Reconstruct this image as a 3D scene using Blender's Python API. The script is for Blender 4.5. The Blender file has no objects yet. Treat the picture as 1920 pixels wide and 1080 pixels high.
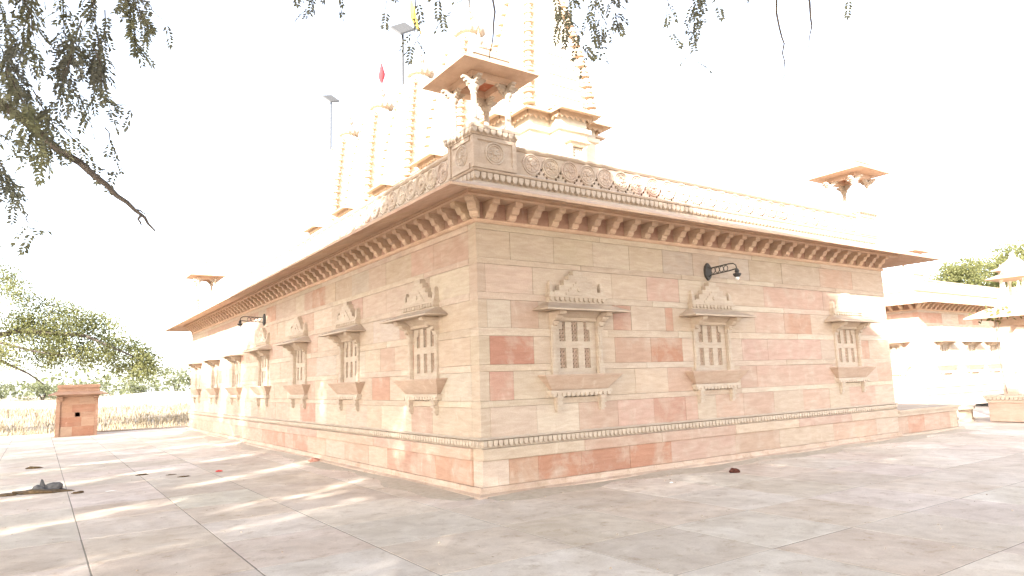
import bpy, bmesh, math, random
from mathutils import Vector, Matrix
R = random.Random(7)
sc = bpy.context.scene
COL = sc.collection
rad = math.radians

# ------------------------------------------------------------------ camera
cam_d = bpy.data.cameras.new('camera'); cam = bpy.data.objects.new('camera', cam_d); COL.objects.link(cam)
CP = Vector((-5.1538, -8.3642, 1.6))
CR = Vector((0.82526645, -0.56386128, -0.03155532))
CU = Vector((-0.04980553, -0.12832548, 0.99048068))
CF = Vector((0.56254306, 0.81583885, 0.13398613))
cam.matrix_world = Matrix(((CR.x, CU.x, -CF.x, CP.x), (CR.y, CU.y, -CF.y, CP.y), (CR.z, CU.z, -CF.z, CP.z), (0, 0, 0, 1)))
cam_d.sensor_width = 36; cam_d.lens = 1282.3 / 1920 * 36
cam_d.clip_start = 0.05; cam_d.clip_end = 2000
sc.camera = cam

# ------------------------------------------------------------------ sky, sun, exposure
SUN = Vector((-1.67, -1.0, 0.875)).normalized()          # towards the sun
EL = math.asin(SUN.z); AZ = math.atan2(SUN.x, SUN.y)
w = bpy.data.worlds.new('World'); sc.world = w; w.use_nodes = True
nt = w.node_tree; nt.nodes.clear()
sky = nt.nodes.new('ShaderNodeTexSky'); sky.sky_type = 'NISHITA'; sky.sun_disc = False
sky.sun_elevation = EL; sky.sun_rotation = AZ
sky.air_density = 0.8; sky.dust_density = 1.6; sky.ozone_density = 0.2; sky.altitude = 100
bg = nt.nodes.new('ShaderNodeBackground'); bg.inputs[1].default_value = 0.15
wo = nt.nodes.new('ShaderNodeOutputWorld')
hs = nt.nodes.new('ShaderNodeHueSaturation'); hs.inputs['Saturation'].default_value = 0.5      # hazy, milky winter sky
nt.links.new(sky.outputs[0], hs.inputs['Color']); nt.links.new(hs.outputs[0], bg.inputs[0]); nt.links.new(bg.outputs[0], wo.inputs[0])
sd = bpy.data.lights.new('sun', 'SUN'); sd.energy = 4.0; sd.angle = rad(0.6); sd.color = (1.0, 0.95, 0.88)
so = bpy.data.objects.new('sun', sd); COL.objects.link(so)
so.rotation_euler = SUN.to_track_quat('Z', 'Y').to_euler()
vs = sc.view_settings
vs.view_transform = 'Standard'; vs.look = 'None'; vs.gamma = 1; vs.use_curve_mapping = False
vs.exposure = 2.62
sc.cycles.max_bounces = 8; sc.cycles.diffuse_bounces = 4

# ------------------------------------------------------------------ materials
def mat(name):
    m = bpy.data.materials.new(name); m.use_nodes = True
    t = m.node_tree; t.nodes.clear()
    o = t.nodes.new('ShaderNodeOutputMaterial'); p = t.nodes.new('ShaderNodeBsdfPrincipled')
    t.links.new(p.outputs[0], o.inputs[0])
    p.inputs['Roughness'].default_value = 0.85
    p.inputs['Specular IOR Level'].default_value = 0.25
    return m, t, p
def N(t, k, **kw):
    n = t.nodes.new(k)
    for a, b in kw.items(): setattr(n, a, b)
    return n
def noise(t, vec, scale, detail=4, rough=.6, dist=0):
    n = N(t, 'ShaderNodeTexNoise'); n.inputs['Scale'].default_value = scale
    n.inputs['Detail'].default_value = detail; n.inputs['Roughness'].default_value = rough
    n.inputs['Distortion'].default_value = dist
    t.links.new(vec, n.inputs['Vector']); return n.outputs['Fac']
def ramp(t, fac, a, b, ca=(0, 0, 0, 1), cb=(1, 1, 1, 1)):
    r = N(t, 'ShaderNodeValToRGB'); r.color_ramp.elements[0].position = a; r.color_ramp.elements[1].position = b
    r.color_ramp.elements[0].color = ca; r.color_ramp.elements[1].color = cb
    t.links.new(fac, r.inputs[0]); return r.outputs[0]
def mixc(t, fac, a, b, mode='MIX'):
    m = N(t, 'ShaderNodeMix', data_type='RGBA', blend_type=mode)
    for s, v in ((0, fac), (6, a), (7, b)):
        if isinstance(v, (int, float)): m.inputs[s].default_value = v
        elif isinstance(v, tuple): m.inputs[s].default_value = v if len(v) == 4 else (*v, 1)
        else: t.links.new(v, m.inputs[s])
    return m.outputs[2]
def mapped(t, src, s):
    mp = N(t, 'ShaderNodeMapping'); mp.inputs['Scale'].default_value = s
    t.links.new(src, mp.inputs[0]); return mp.outputs[0]
def bump(t, p, h, strength=.3, dist=.01):
    b = N(t, 'ShaderNodeBump'); b.inputs['Strength'].default_value = strength; b.inputs['Distance'].default_value = dist
    t.links.new(h, b.inputs['Height']); t.links.new(b.outputs[0], p.inputs['Normal'])
GAIN = 1.0
def stone(name, source='obj', base=None, vary=.5, stains=True, pale=(.455, .37, .295)):
    m, t, p = mat(name)
    geo = N(t, 'ShaderNodeNewGeometry'); P = geo.outputs['Position']
    if source == 'obj': c = N(t, 'ShaderNodeObjectInfo').outputs['Color']
    elif source == 'attr':
        a = N(t, 'ShaderNodeAttribute'); a.attribute_name = 'tint'; c = a.outputs['Color']
    else:
        rgb = N(t, 'ShaderNodeRGB'); rgb.outputs[0].default_value = (*base, 1); c = rgb.outputs[0]
    # iron-rich and pale patches inside one stone
    f = ramp(t, noise(t, P, 2.4, 5, .62, .35), .46, .68)
    fm = N(t, 'ShaderNodeMath', operation='MULTIPLY'); fm.inputs[1].default_value = vary
    t.links.new(f, fm.inputs[0])
    c = mixc(t, fm.outputs[0], c, pale)
    # bedding streaks
    f2 = noise(t, mapped(t, P, (3, 3, 16)), 1.0, 4, .6, .6)
    c = mixc(t, .8, c, ramp(t, f2, .32, .68, (.84, .80, .77, 1), (1.07, 1.07, 1.06, 1)), 'MULTIPLY')
    f3 = noise(t, P, 55, 3, .7)
    c = mixc(t, .8, c, ramp(t, f3, .3, .7, (.88, .87, .86, 1), (1.07, 1.07, 1.07, 1)), 'MULTIPLY')
    if stains == 'floor':
        c = mixc(t, 1.0, c, ramp(t, noise(t, P, .9, 6, .68, .8), .36, .64, (.90, .86, .81, 1), (1.10, 1.09, 1.08, 1)), 'MULTIPLY')
        c = mixc(t, 1.0, c, ramp(t, noise(t, P, 5, 6, .75, .3), .30, .46, (.76, .70, .63, 1), (1, 1, 1, 1)), 'MULTIPLY')
    elif stains:
        s1 = ramp(t, noise(t, mapped(t, P, (6, 6, 1.1)), 1.0, 5, .62, .3), .66, .80)
        sm = N(t, 'ShaderNodeMath', operation='MULTIPLY'); sm.inputs[1].default_value = .55
        t.links.new(s1, sm.inputs[0])
        c = mixc(t, sm.outputs[0], c, (.23, .17, .12))
        s2 = ramp(t, noise(t, mapped(t, P, (5, 5, 1.6)), 1.3, 5, .6, .4), .62, .8)
        sm2 = N(t, 'ShaderNodeMath', operation='MULTIPLY'); sm2.inputs[1].default_value = .45
        t.links.new(s2, sm2.inputs[0])
        c = mixc(t, sm2.outputs[0], c, (.62, .53, .43))
    t.links.new(c, p.inputs['Base Color'])
    bump(t, p, noise(t, P, 38, 5, .65), .35, .006)
    return m
BEIGE = (.435, .35, .272); CREAM = (.475, .395, .315); PINK = (.425, .30, .235); RED = (.40, .245, .18); DEEP = (.365, .195, .135); GREY = (.42, .36, .295)
M_STONE = stone('sandstone_block', 'obj', vary=.7)
M_ATTR = stone('sandstone_small', 'attr')
M_TRIM = stone('sandstone_trim', 'const', BEIGE, .35, pale=(.47, .40, .33))
M_CARVE = stone('sandstone_carved', 'const', (.45, .375, .30), .35, False, pale=(.49, .42, .345))
M_EAVE = stone('sandstone_eave', 'const', (.52, .365, .265), .25, True, pale=(.54, .42, .32))
M_PALE = stone('sandstone_pale', 'const', (.64, .57, .47), .4, False, pale=(.70, .63, .53))
M_HUT = stone('sandstone_hut', 'const', (.31, .185, .125), .5, True, pale=(.37, .265, .19))
M_PAVER = stone('paving_stone', 'obj', vary=.35, stains='floor', pale=(.61, .55, .485))

def simple(name, col, rough=.8, metal=0, n=0, dark=.6, scale=20):
    m, t, p = mat(name)
    p.inputs['Roughness'].default_value = rough; p.inputs['Metallic'].default_value = metal
    if n:
        geo = N(t, 'ShaderNodeNewGeometry')
        c = ramp(t, noise(t, geo.outputs['Position'], scale, 5, .6), .3, .7, (*[v * dark for v in col], 1), (*col, 1))
        t.links.new(c, p.inputs['Base Color'])
    else: p.inputs['Base Color'].default_value = (*col, 1)
    return m
M_JOINT = simple('joint_mortar', (.27, .23, .185), .95, 0, 1, .8)
M_DARK = simple('dim_interior', (.045, .03, .022), .95)  # near-black colour stands in for the unlit depth behind the lattice
M_IRON = simple('painted_iron', (.075, .07, .065), .6, .2, 1, .6, 40)
M_STEEL = simple('galvanised_steel', (.055, .055, .056), .7, .1)
M_GLASS = simple('frosted_glass', (.7, .7, .68), .2)
M_REDCLOTH = simple('red_cloth', (.36, .035, .04), .9)
M_YELCLOTH = simple('saffron_cloth', (.62, .40, .06), .9)
M_BARK = simple('bark', (.115, .095, .08), .95, 0, 1, .5, 30)
M_DUNG = simple('dry_mud', (.16, .105, .055), .95, 0, 1, .45, 25)
M_ASH = simple('ash', (.13, .125, .125), .95, 0, 1, .5, 25)
M_REDBIT = simple('red_plastic', (.5, .06, .05), .6)
M_PINKSTONE = simple('pink_stone', (.5, .26, .2), .9, 0, 1, .7, 30)
M_WHITEBIT = simple('white_paper', (.75, .75, .73), .8)
M_BROWNBIT = simple('brown_clod', (.09, .03, .02), .95, 0, 1, .5, 40)

def leafmat(name, c0, c1, trans=.3):
    m = bpy.data.materials.new(name); m.use_nodes = True
    t = m.node_tree; t.nodes.clear()
    o = t.nodes.new('ShaderNodeOutputMaterial')
    geo = N(t, 'ShaderNodeNewGeometry')
    n = N(t, 'ShaderNodeTexNoise'); n.inputs['Scale'].default_value = 1.7; n.inputs['Detail'].default_value = 3
    t.links.new(geo.outputs['Position'], n.inputs['Vector'])
    c = ramp(t, n.outputs['Fac'], .35, .65, (*c0, 1), (*c1, 1))
    rv = ramp(t, geo.outputs['Random Per Island'], 0, 1, (.7, .7, .7, 1), (1.25, 1.25, 1.2, 1))
    c = mixc(t, 1.0, c, rv, 'MULTIPLY')
    d = N(t, 'ShaderNodeBsdfPrincipled'); d.inputs['Roughness'].default_value = .7
    d.inputs['Specular IOR Level'].default_value = .12
    tr = N(t, 'ShaderNodeBsdfTranslucent'); mx = N(t, 'ShaderNodeMixShader'); mx.inputs[0].default_value = trans
    t.links.new(c, d.inputs['Base Color']); t.links.new(c, tr.inputs[0])
    t.links.new(d.outputs[0], mx.inputs[1]); t.links.new(tr.outputs[0], mx.inputs[2]); t.links.new(mx.outputs[0], o.inputs[0])
    return m
M_LEAF = leafmat('neem_leaf', (.125, .125, .11), (.18, .18, .10), .3)
M_LEAF_FAR = leafmat('acacia_leaf', (.14, .15, .06), (.19, .185, .08), .55)
M_LEAF_BUSH = leafmat('scrub_leaf', (.10, .115, .06), (.14, .145, .08), .4)
M_GRASS = leafmat('dry_grass', (.26, .20, .135), (.34, .275, .195), .25)

# ------------------------------------------------------------------ mesh helpers
class MB:
    def __init__(s): s.v = []; s.f = []; s.c = []
    def add(s, vs, fs, col=None):
        b = len(s.v); s.v += [tuple(v) for v in vs]; s.f += [tuple(i + b for i in f) for f in fs]; s.c += [col] * len(fs)
        return s
    def box(s, x0, x1, y0, y1, z0, z1, col=None):
        return s.add([(x0, y0, z0), (x1, y0, z0), (x1, y1, z0), (x0, y1, z0), (x0, y0, z1), (x1, y0, z1), (x1, y1, z1), (x0, y1, z1)],
                     [(0, 3, 2, 1), (4, 5, 6, 7), (0, 1, 5, 4), (1, 2, 6, 5), (2, 3, 7, 6), (3, 0, 4, 7)], col)
    def taper(s, a, za, b, zb, cx=0, cy=0, col=None):
        # frustum between two rectangles given as half sizes (hx,hy)
        vs = []
        for (hx, hy), z in ((a, za), (b, zb)): vs += [(cx - hx, cy - hy, z), (cx + hx, cy - hy, z), (cx + hx, cy + hy, z), (cx - hx, cy + hy, z)]
        return s.add(vs, [(0, 3, 2, 1), (4, 5, 6, 7), (0, 1, 5, 4), (1, 2, 6, 5), (2, 3, 7, 6), (3, 0, 4, 7)], col)
    def prism(s, poly, f0, f1, col=None):
        # poly list of 2d points; f0,f1 map a 2d point to 3d on the two ends
        n = len(poly); vs = [f0(*p) for p in poly] + [f1(*p) for p in poly]
        fs = [tuple(range(n)), tuple(range(2 * n - 1, n - 1, -1))] + [(i, i + n, (i + 1) % n + n, (i + 1) % n) for i in range(n)]
        return s.add(vs, fs, col)
    def loft(s, rings, cap=True, col=None):
        n = len(rings[0]); vs = [p for r in rings for p in r]; fs = []
        for k in range(len(rings) - 1):
            for i in range(n):
                j = (i + 1) % n; fs.append((k * n + i, k * n + j, (k + 1) * n + j, (k + 1) * n + i))
        if cap: fs += [tuple(range(n - 1, -1, -1)), tuple(range((len(rings) - 1) * n, len(rings) * n))]
        return s.add(vs, fs, col)
    def lathe(s, prof, cx=0, cy=0, n=14, ribs=0, amp=.08, sx=1, sy=1):
        rings = []
        for r, z in prof:
            ring = []
            for i in range(n):
                a = 2 * math.pi * i / n; rr = r * (1 + (amp * math.cos(ribs * a) if ribs else 0))
                ring.append((cx + rr * math.cos(a) * sx, cy + rr * math.sin(a) * sy, z))
            rings.append(ring)
        return s.loft(rings)
    def tube(s, pts, radii, n=7):
        pts = [Vector(p) for p in pts]; rings = []
        for i, p in enumerate(pts):
            d = (pts[min(i + 1, len(pts) - 1)] - pts[max(i - 1, 0)]).normalized()
            a = d.orthogonal().normalized(); b = d.cross(a)
            if i and (a.dot(pa) < 0.99):
                a = (pa - d * pa.dot(d)).normalized(); b = d.cross(a)
            pa = a; r = radii[i] if isinstance(radii, (list, tuple)) else radii
            rings.append([p + (a * math.cos(2 * math.pi * k / n) + b * math.sin(2 * math.pi * k / n)) * r for k in range(n)])
        return s.loft(rings)
    def mesh(s, name, m, smooth=False, recalc=True):
        me = bpy.data.meshes.new(name); me.from_pydata(s.v, [], s.f)
        if any(c is not None for c in s.c):
            at = me.attributes.new('tint', 'FLOAT_COLOR', 'FACE')
            buf = []
            for c in s.c: buf += list(c or BEIGE) + [1]
            at.data.foreach_set('color', buf)
        if recalc:
            bm = bmesh.new(); bm.from_mesh(me); bmesh.ops.recalc_face_normals(bm, faces=bm.faces); bm.to_mesh(me); bm.free()
        me.materials.append(m)
        if smooth: me.polygons.foreach_set('use_smooth', [True] * len(me.polygons))
        me.update(); return me
    def build(s, name, m, parent=None, col=None, kind=None, smooth=False, recalc=True):
        return link(name, s.mesh(name, m, smooth, recalc), parent, col, kind)
def link(name, me, parent=None, col=None, kind=None, loc=None, rz=0):
    o = bpy.data.objects.new(name, me); COL.objects.link(o)
    if parent: o.parent = parent
    if col: o.color = (*col, 1)
    if kind: o['kind'] = kind
    if loc: o.location = loc
    if rz: o.rotation_euler.z = rz
    return o
def thing(name, label, cat, loc=(0, 0, 0), rz=0, group=None):
    o = bpy.data.objects.new(name, None); COL.objects.link(o); o.empty_display_size = .2
    o.location = loc; o.rotation_euler.z = rz
    return tag(o, label, cat, group)
def tag(o, label, cat, group=None):
    o['label'] = label; o['category'] = cat
    if group: o['group'] = group
    return o
def copy_tree(o, parent=None, name=None):
    c = o.copy(); COL.objects.link(c); c.parent = parent
    for ch in list(o.children): copy_tree(ch, c)
    return c
def tint(c, v=.07):
    k = 1 + R.uniform(-v, v); return tuple(max(0.02, x * k * (1 + R.uniform(-.02, .02))) for x in c)
def gridplate(us, zs, solid, o0, o1):
    """plate in the u,z plane with holes; outward is -y"""
    mb = MB(); vid = {}
    def v(i, j, k):
        key = (i, j, k)
        if key not in vid: vid[key] = len(mb.v); mb.v.append((us[i], -(o1 if k else o0), zs[j]))
        return vid[key]
    nu, nz = len(us) - 1, len(zs) - 1
    S = lambda i, j: 0 <= i < nu and 0 <= j < nz and solid(i, j)
    for i in range(nu):
        for j in range(nz):
            if not S(i, j): continue
            fs = [(v(i, j, 1), v(i + 1, j, 1), v(i + 1, j + 1, 1), v(i, j + 1, 1)), (v(i, j, 0), v(i, j + 1, 0), v(i + 1, j + 1, 0), v(i + 1, j, 0))]
            for di, dj, a, b in ((-1, 0, (i, j), (i, j + 1)), (1, 0, (i + 1, j), (i + 1, j + 1)), (0, -1, (i, j), (i + 1, j)), (0, 1, (i, j + 1), (i + 1, j + 1))):
                if not S(i + di, j + dj): fs.append((v(*a, 0), v(*b, 0), v(*b, 1), v(*a, 1)))
            mb.f += fs; mb.c += [None] * len(fs)
    return mb
def profile_u(mb, poly, u0, u1, m0=0, m1=0):
    """extrude an (o,z) profile along u; outward is -y; m0/m1 mitre the ends"""
    return mb.prism(poly, lambda o, z: (u0 - o * m0, -o, z), lambda o, z: (u1 + o * m1, -o, z))
def tongue(mb, u, z1, w, h, o0, o1, fy=True):
    """rounded hanging scallop"""
    pts = [(-w / 2, 0), (w / 2, 0), (w / 2, -h * .45), (w * .36, -h * .78), (0, -h), (-w * .36, -h * .78), (-w / 2, -h * .45)]
    mb.prism(pts, lambda a, b: (u + a, -o0, z1 + b), lambda a, b: (u + a * .82, -o1, z1 + b * .86))

# ------------------------------------------------------------------ ground
def field_z(x, y):
    d = max(0, math.hypot(x * .6, y) - 27)
    return -.35 + min(1.55, d * .026) + .12 * math.sin(x * .13 + y * .07) * min(1, d / 20)
mb = MB(); n = 90
xs = [-1500, -900, -500, -300, -200] + [-150 + 5 * i for i in range(80)] + [300, 500, 900, 1500]
ys = [-1500, -800, -400, -200, -100, -50, -30] + [-20 + 5 * i for i in range(50)] + [260, 350, 500, 900, 1500]
for y in ys:
    for x in xs:
        mb.v.append((x, y, field_z(x, y)))
nx = len(xs)
for j in range(len(ys) - 1):
    for i in range(nx - 1):
        mb.f.append((j * nx + i, j * nx + i + 1, (j + 1) * nx + i + 1, (j + 1) * nx + i)); mb.c.append(None)
m, t, p = mat('dry_field_soil')
geo = N(t, 'ShaderNodeNewGeometry'); P_ = geo.outputs['Position']
c = ramp(t, noise(t, P_, .25, 6, .65, .5), .35, .65, (.28, .225, .165, 1), (.37, .31, .24, 1))
c = mixc(t, .7, c, ramp(t, noise(t, P_, 6, 5, .7), .3, .7, (.7, .66, .6, 1), (1.1, 1.1, 1.08, 1)), 'MULTIPLY')
t.links.new(c, p.inputs['Base Color']); bump(t, p, noise(t, P_, 3, 6, .7), .6, .1)
field = mb.build('field', m, kind='structure', smooth=True)

# paved terrace: bed + individually laid slabs
X_LINES = [-13.2, -12.0, -10.8, -9.55, -8.3, -7.1, -5.9, -4.69, -3.47, -2.3, -.83, .47, 1.78, 2.98, 4.22, 5.5, 6.85, 8.1, 9.4, 10.7, 12, 13.3, 14.6, 15.9, 17.2, 18.5, 19.8, 21.1, 22.4, 23.7, 25]
Y_LINES = [-14.6, -13.3, -12.05, -10.75, -9.45, -8.2, -6.9, -5.62, -4.3, -3.03, -1.74, -.43, .88, 2.2, 3.5, 4.85, 6.1, 7.4, 8.75, 10, 11.3, 12.6, 13.9, 15.2, 16.5, 17.8, 19.1, 20.4, 21.7, 23, 24.3, 25.4]
pave = thing('pavement', '', ''); del pave['label'], pave['category']; pave['kind'] = 'structure'
mb = MB(); mb.box(-13.25, 26, -14.65, 25.42, -.5, -.0022); mb.build('paving_bed', M_JOINT, pave)
slabs = []
for i in range(len(X_LINES) - 1):
    for j in range(len(Y_LINES) - 1):
        x0, x1, y0, y1 = X_LINES[i], X_LINES[i + 1], Y_LINES[j], Y_LINES[j + 1]
        if x0 >= .0 and y0 >= .3 and x1 < 11.5: continue
        slabs.append((math.hypot((x0 + x1) / 2 - CP.x, (y0 + y1) / 2 - CP.y), x0, x1, y0, y1, i, j))
def infront(x, y): return (Vector((x, y, 0)) - CP).dot(CF) > .3
def vis(x0, x1, y0, y1):
    for x in (x0, x1):
        for y in (y0, y1):
            q = Vector((x, y, 0)) - CP; d = q.dot(CF)
            if d > .4 and abs(q.dot(CR) / d) < .82 and abs(q.dot(CU) / d) < .47: return True
    return False
slabs.sort(key=lambda s: (not vis(*s[1:5]), s[0]))
PTONE = [(.60, .525, .45), (.565, .49, .41), (.645, .575, .50), (.58, .50, .415)]
rest = MB()
def slab_into(mb, x0, x1, y0, y1, col=None):
    g = .0065; j = lambda: R.uniform(-.0025, .0025); b = .002
    z = [R.uniform(-.0008, .0008) for _ in range(4)]
    a = [(x0 + g + j(), y0 + g + j()), (x1 - g + j(), y0 + g + j()), (x1 - g + j(), y1 - g + j()), (x0 + g + j(), y1 - g + j())]
    cx, cy = (x0 + x1) / 2, (y0 + y1) / 2
    vs = [(x, y, -.06) for x, y in a] + [(x, y, z[k] - .002) for k, (x, y) in enumerate(a)]
    vs += [(x + (b if x < cx else -b), y + (b if y < cy else -b), z[k]) for k, (x, y) in enumerate(a)]
    fs = [(0, 1, 5, 4), (1, 2, 6, 5), (2, 3, 7, 6), (3, 0, 4, 7), (4, 5, 9, 8), (5, 6, 10, 9), (6, 7, 11, 10), (7, 4, 8, 11), (8, 9, 10, 11)]
    mb.add(vs, fs, col)
for k, (d, x0, x1, y0, y1, i, j) in enumerate(slabs):
    tone = tint(PTONE[(0, 2)[(i + j) % 2]] if R.random() < .55 else R.choice(PTONE), .05)
    if k < 290:
        mb = MB(); slab_into(mb, x0, x1, y0, y1); mb.build('paving_slab', M_PAVER, pave, tone, recalc=False)
    else: slab_into(rest, x0, x1, y0, y1, tone)
M_PAVER_A = stone('paving_stone_small', 'attr', vary=.35, stains='floor', pale=(.61, .55, .485))
rest.build('paving_slab', M_PAVER_A, pave, kind='stuff', recalc=False)
mb = MB(); mb.box(-13.3, 26, 25.44, 25.75, -.5, .05); mb.build('terrace_kerb', M_TRIM, pave)

# ------------------------------------------------------------------ stone modules shared by both wings
ZT = 3.92
def corbel_mesh():
    mb = MB(); w = .065
    pr = [(-.01, 3.985), (.05, 3.985), (.085, 4.02), (.095, 4.06), (.15, 4.075), (.175, 4.12), (.19, 4.155), (.255, 4.165), (.27, 4.20), (.27, 4.235), (-.01, 4.235)]
    profile_u(mb, pr, -w, w)
    profile_u(mb, [(.02, 3.96), (.075, 3.99), (.06, 4.02), (.02, 4.02)], -w * .6, w * .6)
    return mb.mesh('corbel', M_EAVE_C)
M_EAVE_C = stone('sandstone_corbel', 'obj', vary=.3, pale=(.53, .42, .32))
ME_CORBEL = corbel_mesh()
def parapet_mesh():
    wd = .194
    # the pierced trefoil sits at the joint between two roundels, so holes are centred on u=0 here
    us = [-wd, -.122, -.080, -.071, -.029, -.021, .021, .029, .071, .080, .122, wd]
    zs = [4.772, 4.797, 4.839, 4.849, 4.891, 4.915, 4.960, 5.172]
    holes = {(1, 1), (9, 1), (3, 3), (7, 3), (5, 5)}
    mb = gridplate(us, zs, lambda i, j: (i, j) not in holes, -.22, -.10)
    return mb.mesh('parapet_panel', M_CARVE_O)
M_CARVE_O = stone('sandstone_parapet', 'obj', vary=.4, stains=False, pale=(.47, .40, .33))
ME_PANEL = parapet_mesh()
def roundel_mesh():
    mb = MB(); n = 20
    def ring(r, w, o0, o1):
        a = []
        for i in range(n):
            t = 2 * math.pi * i / n; c, s_ = math.cos(t), math.sin(t)
            a.append([(c * (r - w), -o0, s_ * (r - w)), (c * (r - w * .5), -o1, s_ * (r - w * .5)), (c * (r + w * .5), -o1, s_ * (r + w * .5)), (c * (r + w), -o0, s_ * (r + w))])
        for i in range(n):
            j = (i + 1) % n
            for k in range(3):
                mb.add([a[i][k], a[j][k], a[j][k + 1], a[i][k + 1]], [(0, 1, 2, 3)])
    ring(.165, .016, -.103, -.084); ring(.125, .010, -.103, -.090)
    for k in range(8):
        t = 2 * math.pi * k / 8; c, s_ = math.cos(t), math.sin(t)
        p = lambda r, q, o: (c * r - s_ * q, -o, s_ * r + c * q)
        mb.add([p(.03, 0, -.10), p(.07, .026, -.10), p(.115, 0, -.10), p(.07, -.026, -.10), p(.075, 0, -.084)], [(0, 1, 4), (1, 2, 4), (2, 3, 4), (3, 0, 4)])
    mb.add([(.028 * math.cos(i), -(-.075), .028 * math.sin(i)) for i in [2 * math.pi * k / 8 for k in range(8)]] + [(.036 * math.cos(i), .103, .036 * math.sin(i)) for i in [2 * math.pi * k / 8 for k in range(8)]],
           [tuple(range(8))] + [(k, (k + 1) % 8, 8 + (k + 1) % 8, 8 + k) for k in range(8)])
    return mb.mesh('roundel', M_CARVE_O, recalc=False)
ME_ROUNDEL = roundel_mesh()
def arch_mesh():
    """raised arched frame round each roundel"""
    mb = MB(); r0, r1 = .175, .192; pts = [(math.cos(t), math.sin(t)) for t in [math.pi * (1 - k / 10) for k in range(11)]]
    for i in range(len(pts) - 1):
        a, b = pts[i], pts[i + 1]
        q = lambda p, r, o: (p[0] * r, -o, (p[1] * r if p[1] != -.21 else -.13))
        mb.add([q(a, r0, -.103), q(b, r0, -.103), q(b, r0, -.085), q(a, r0, -.085), q(b, r1, -.085), q(a, r1, -.085), q(b, r1, -.103), q(a, r1, -.103)],
               [(0, 1, 2, 3), (3, 2, 4, 5), (5, 4, 6, 7)])
    return mb.mesh('roundel_arch', M_CARVE_O, recalc=False)
ME_ARCH = arch_mesh()
def scallop_mesh(w, h, o0, o1, mname='scallop', m=None):
    mb = MB(); tongue(mb, 0, 0, w, h, o0, o1); return mb.mesh(mname, m or M_CARVE)
ME_SCAL = scallop_mesh(.108, .125, -.06, -.005)
ME_BEAD = scallop_mesh(.084, .10, .0, .045)

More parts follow.
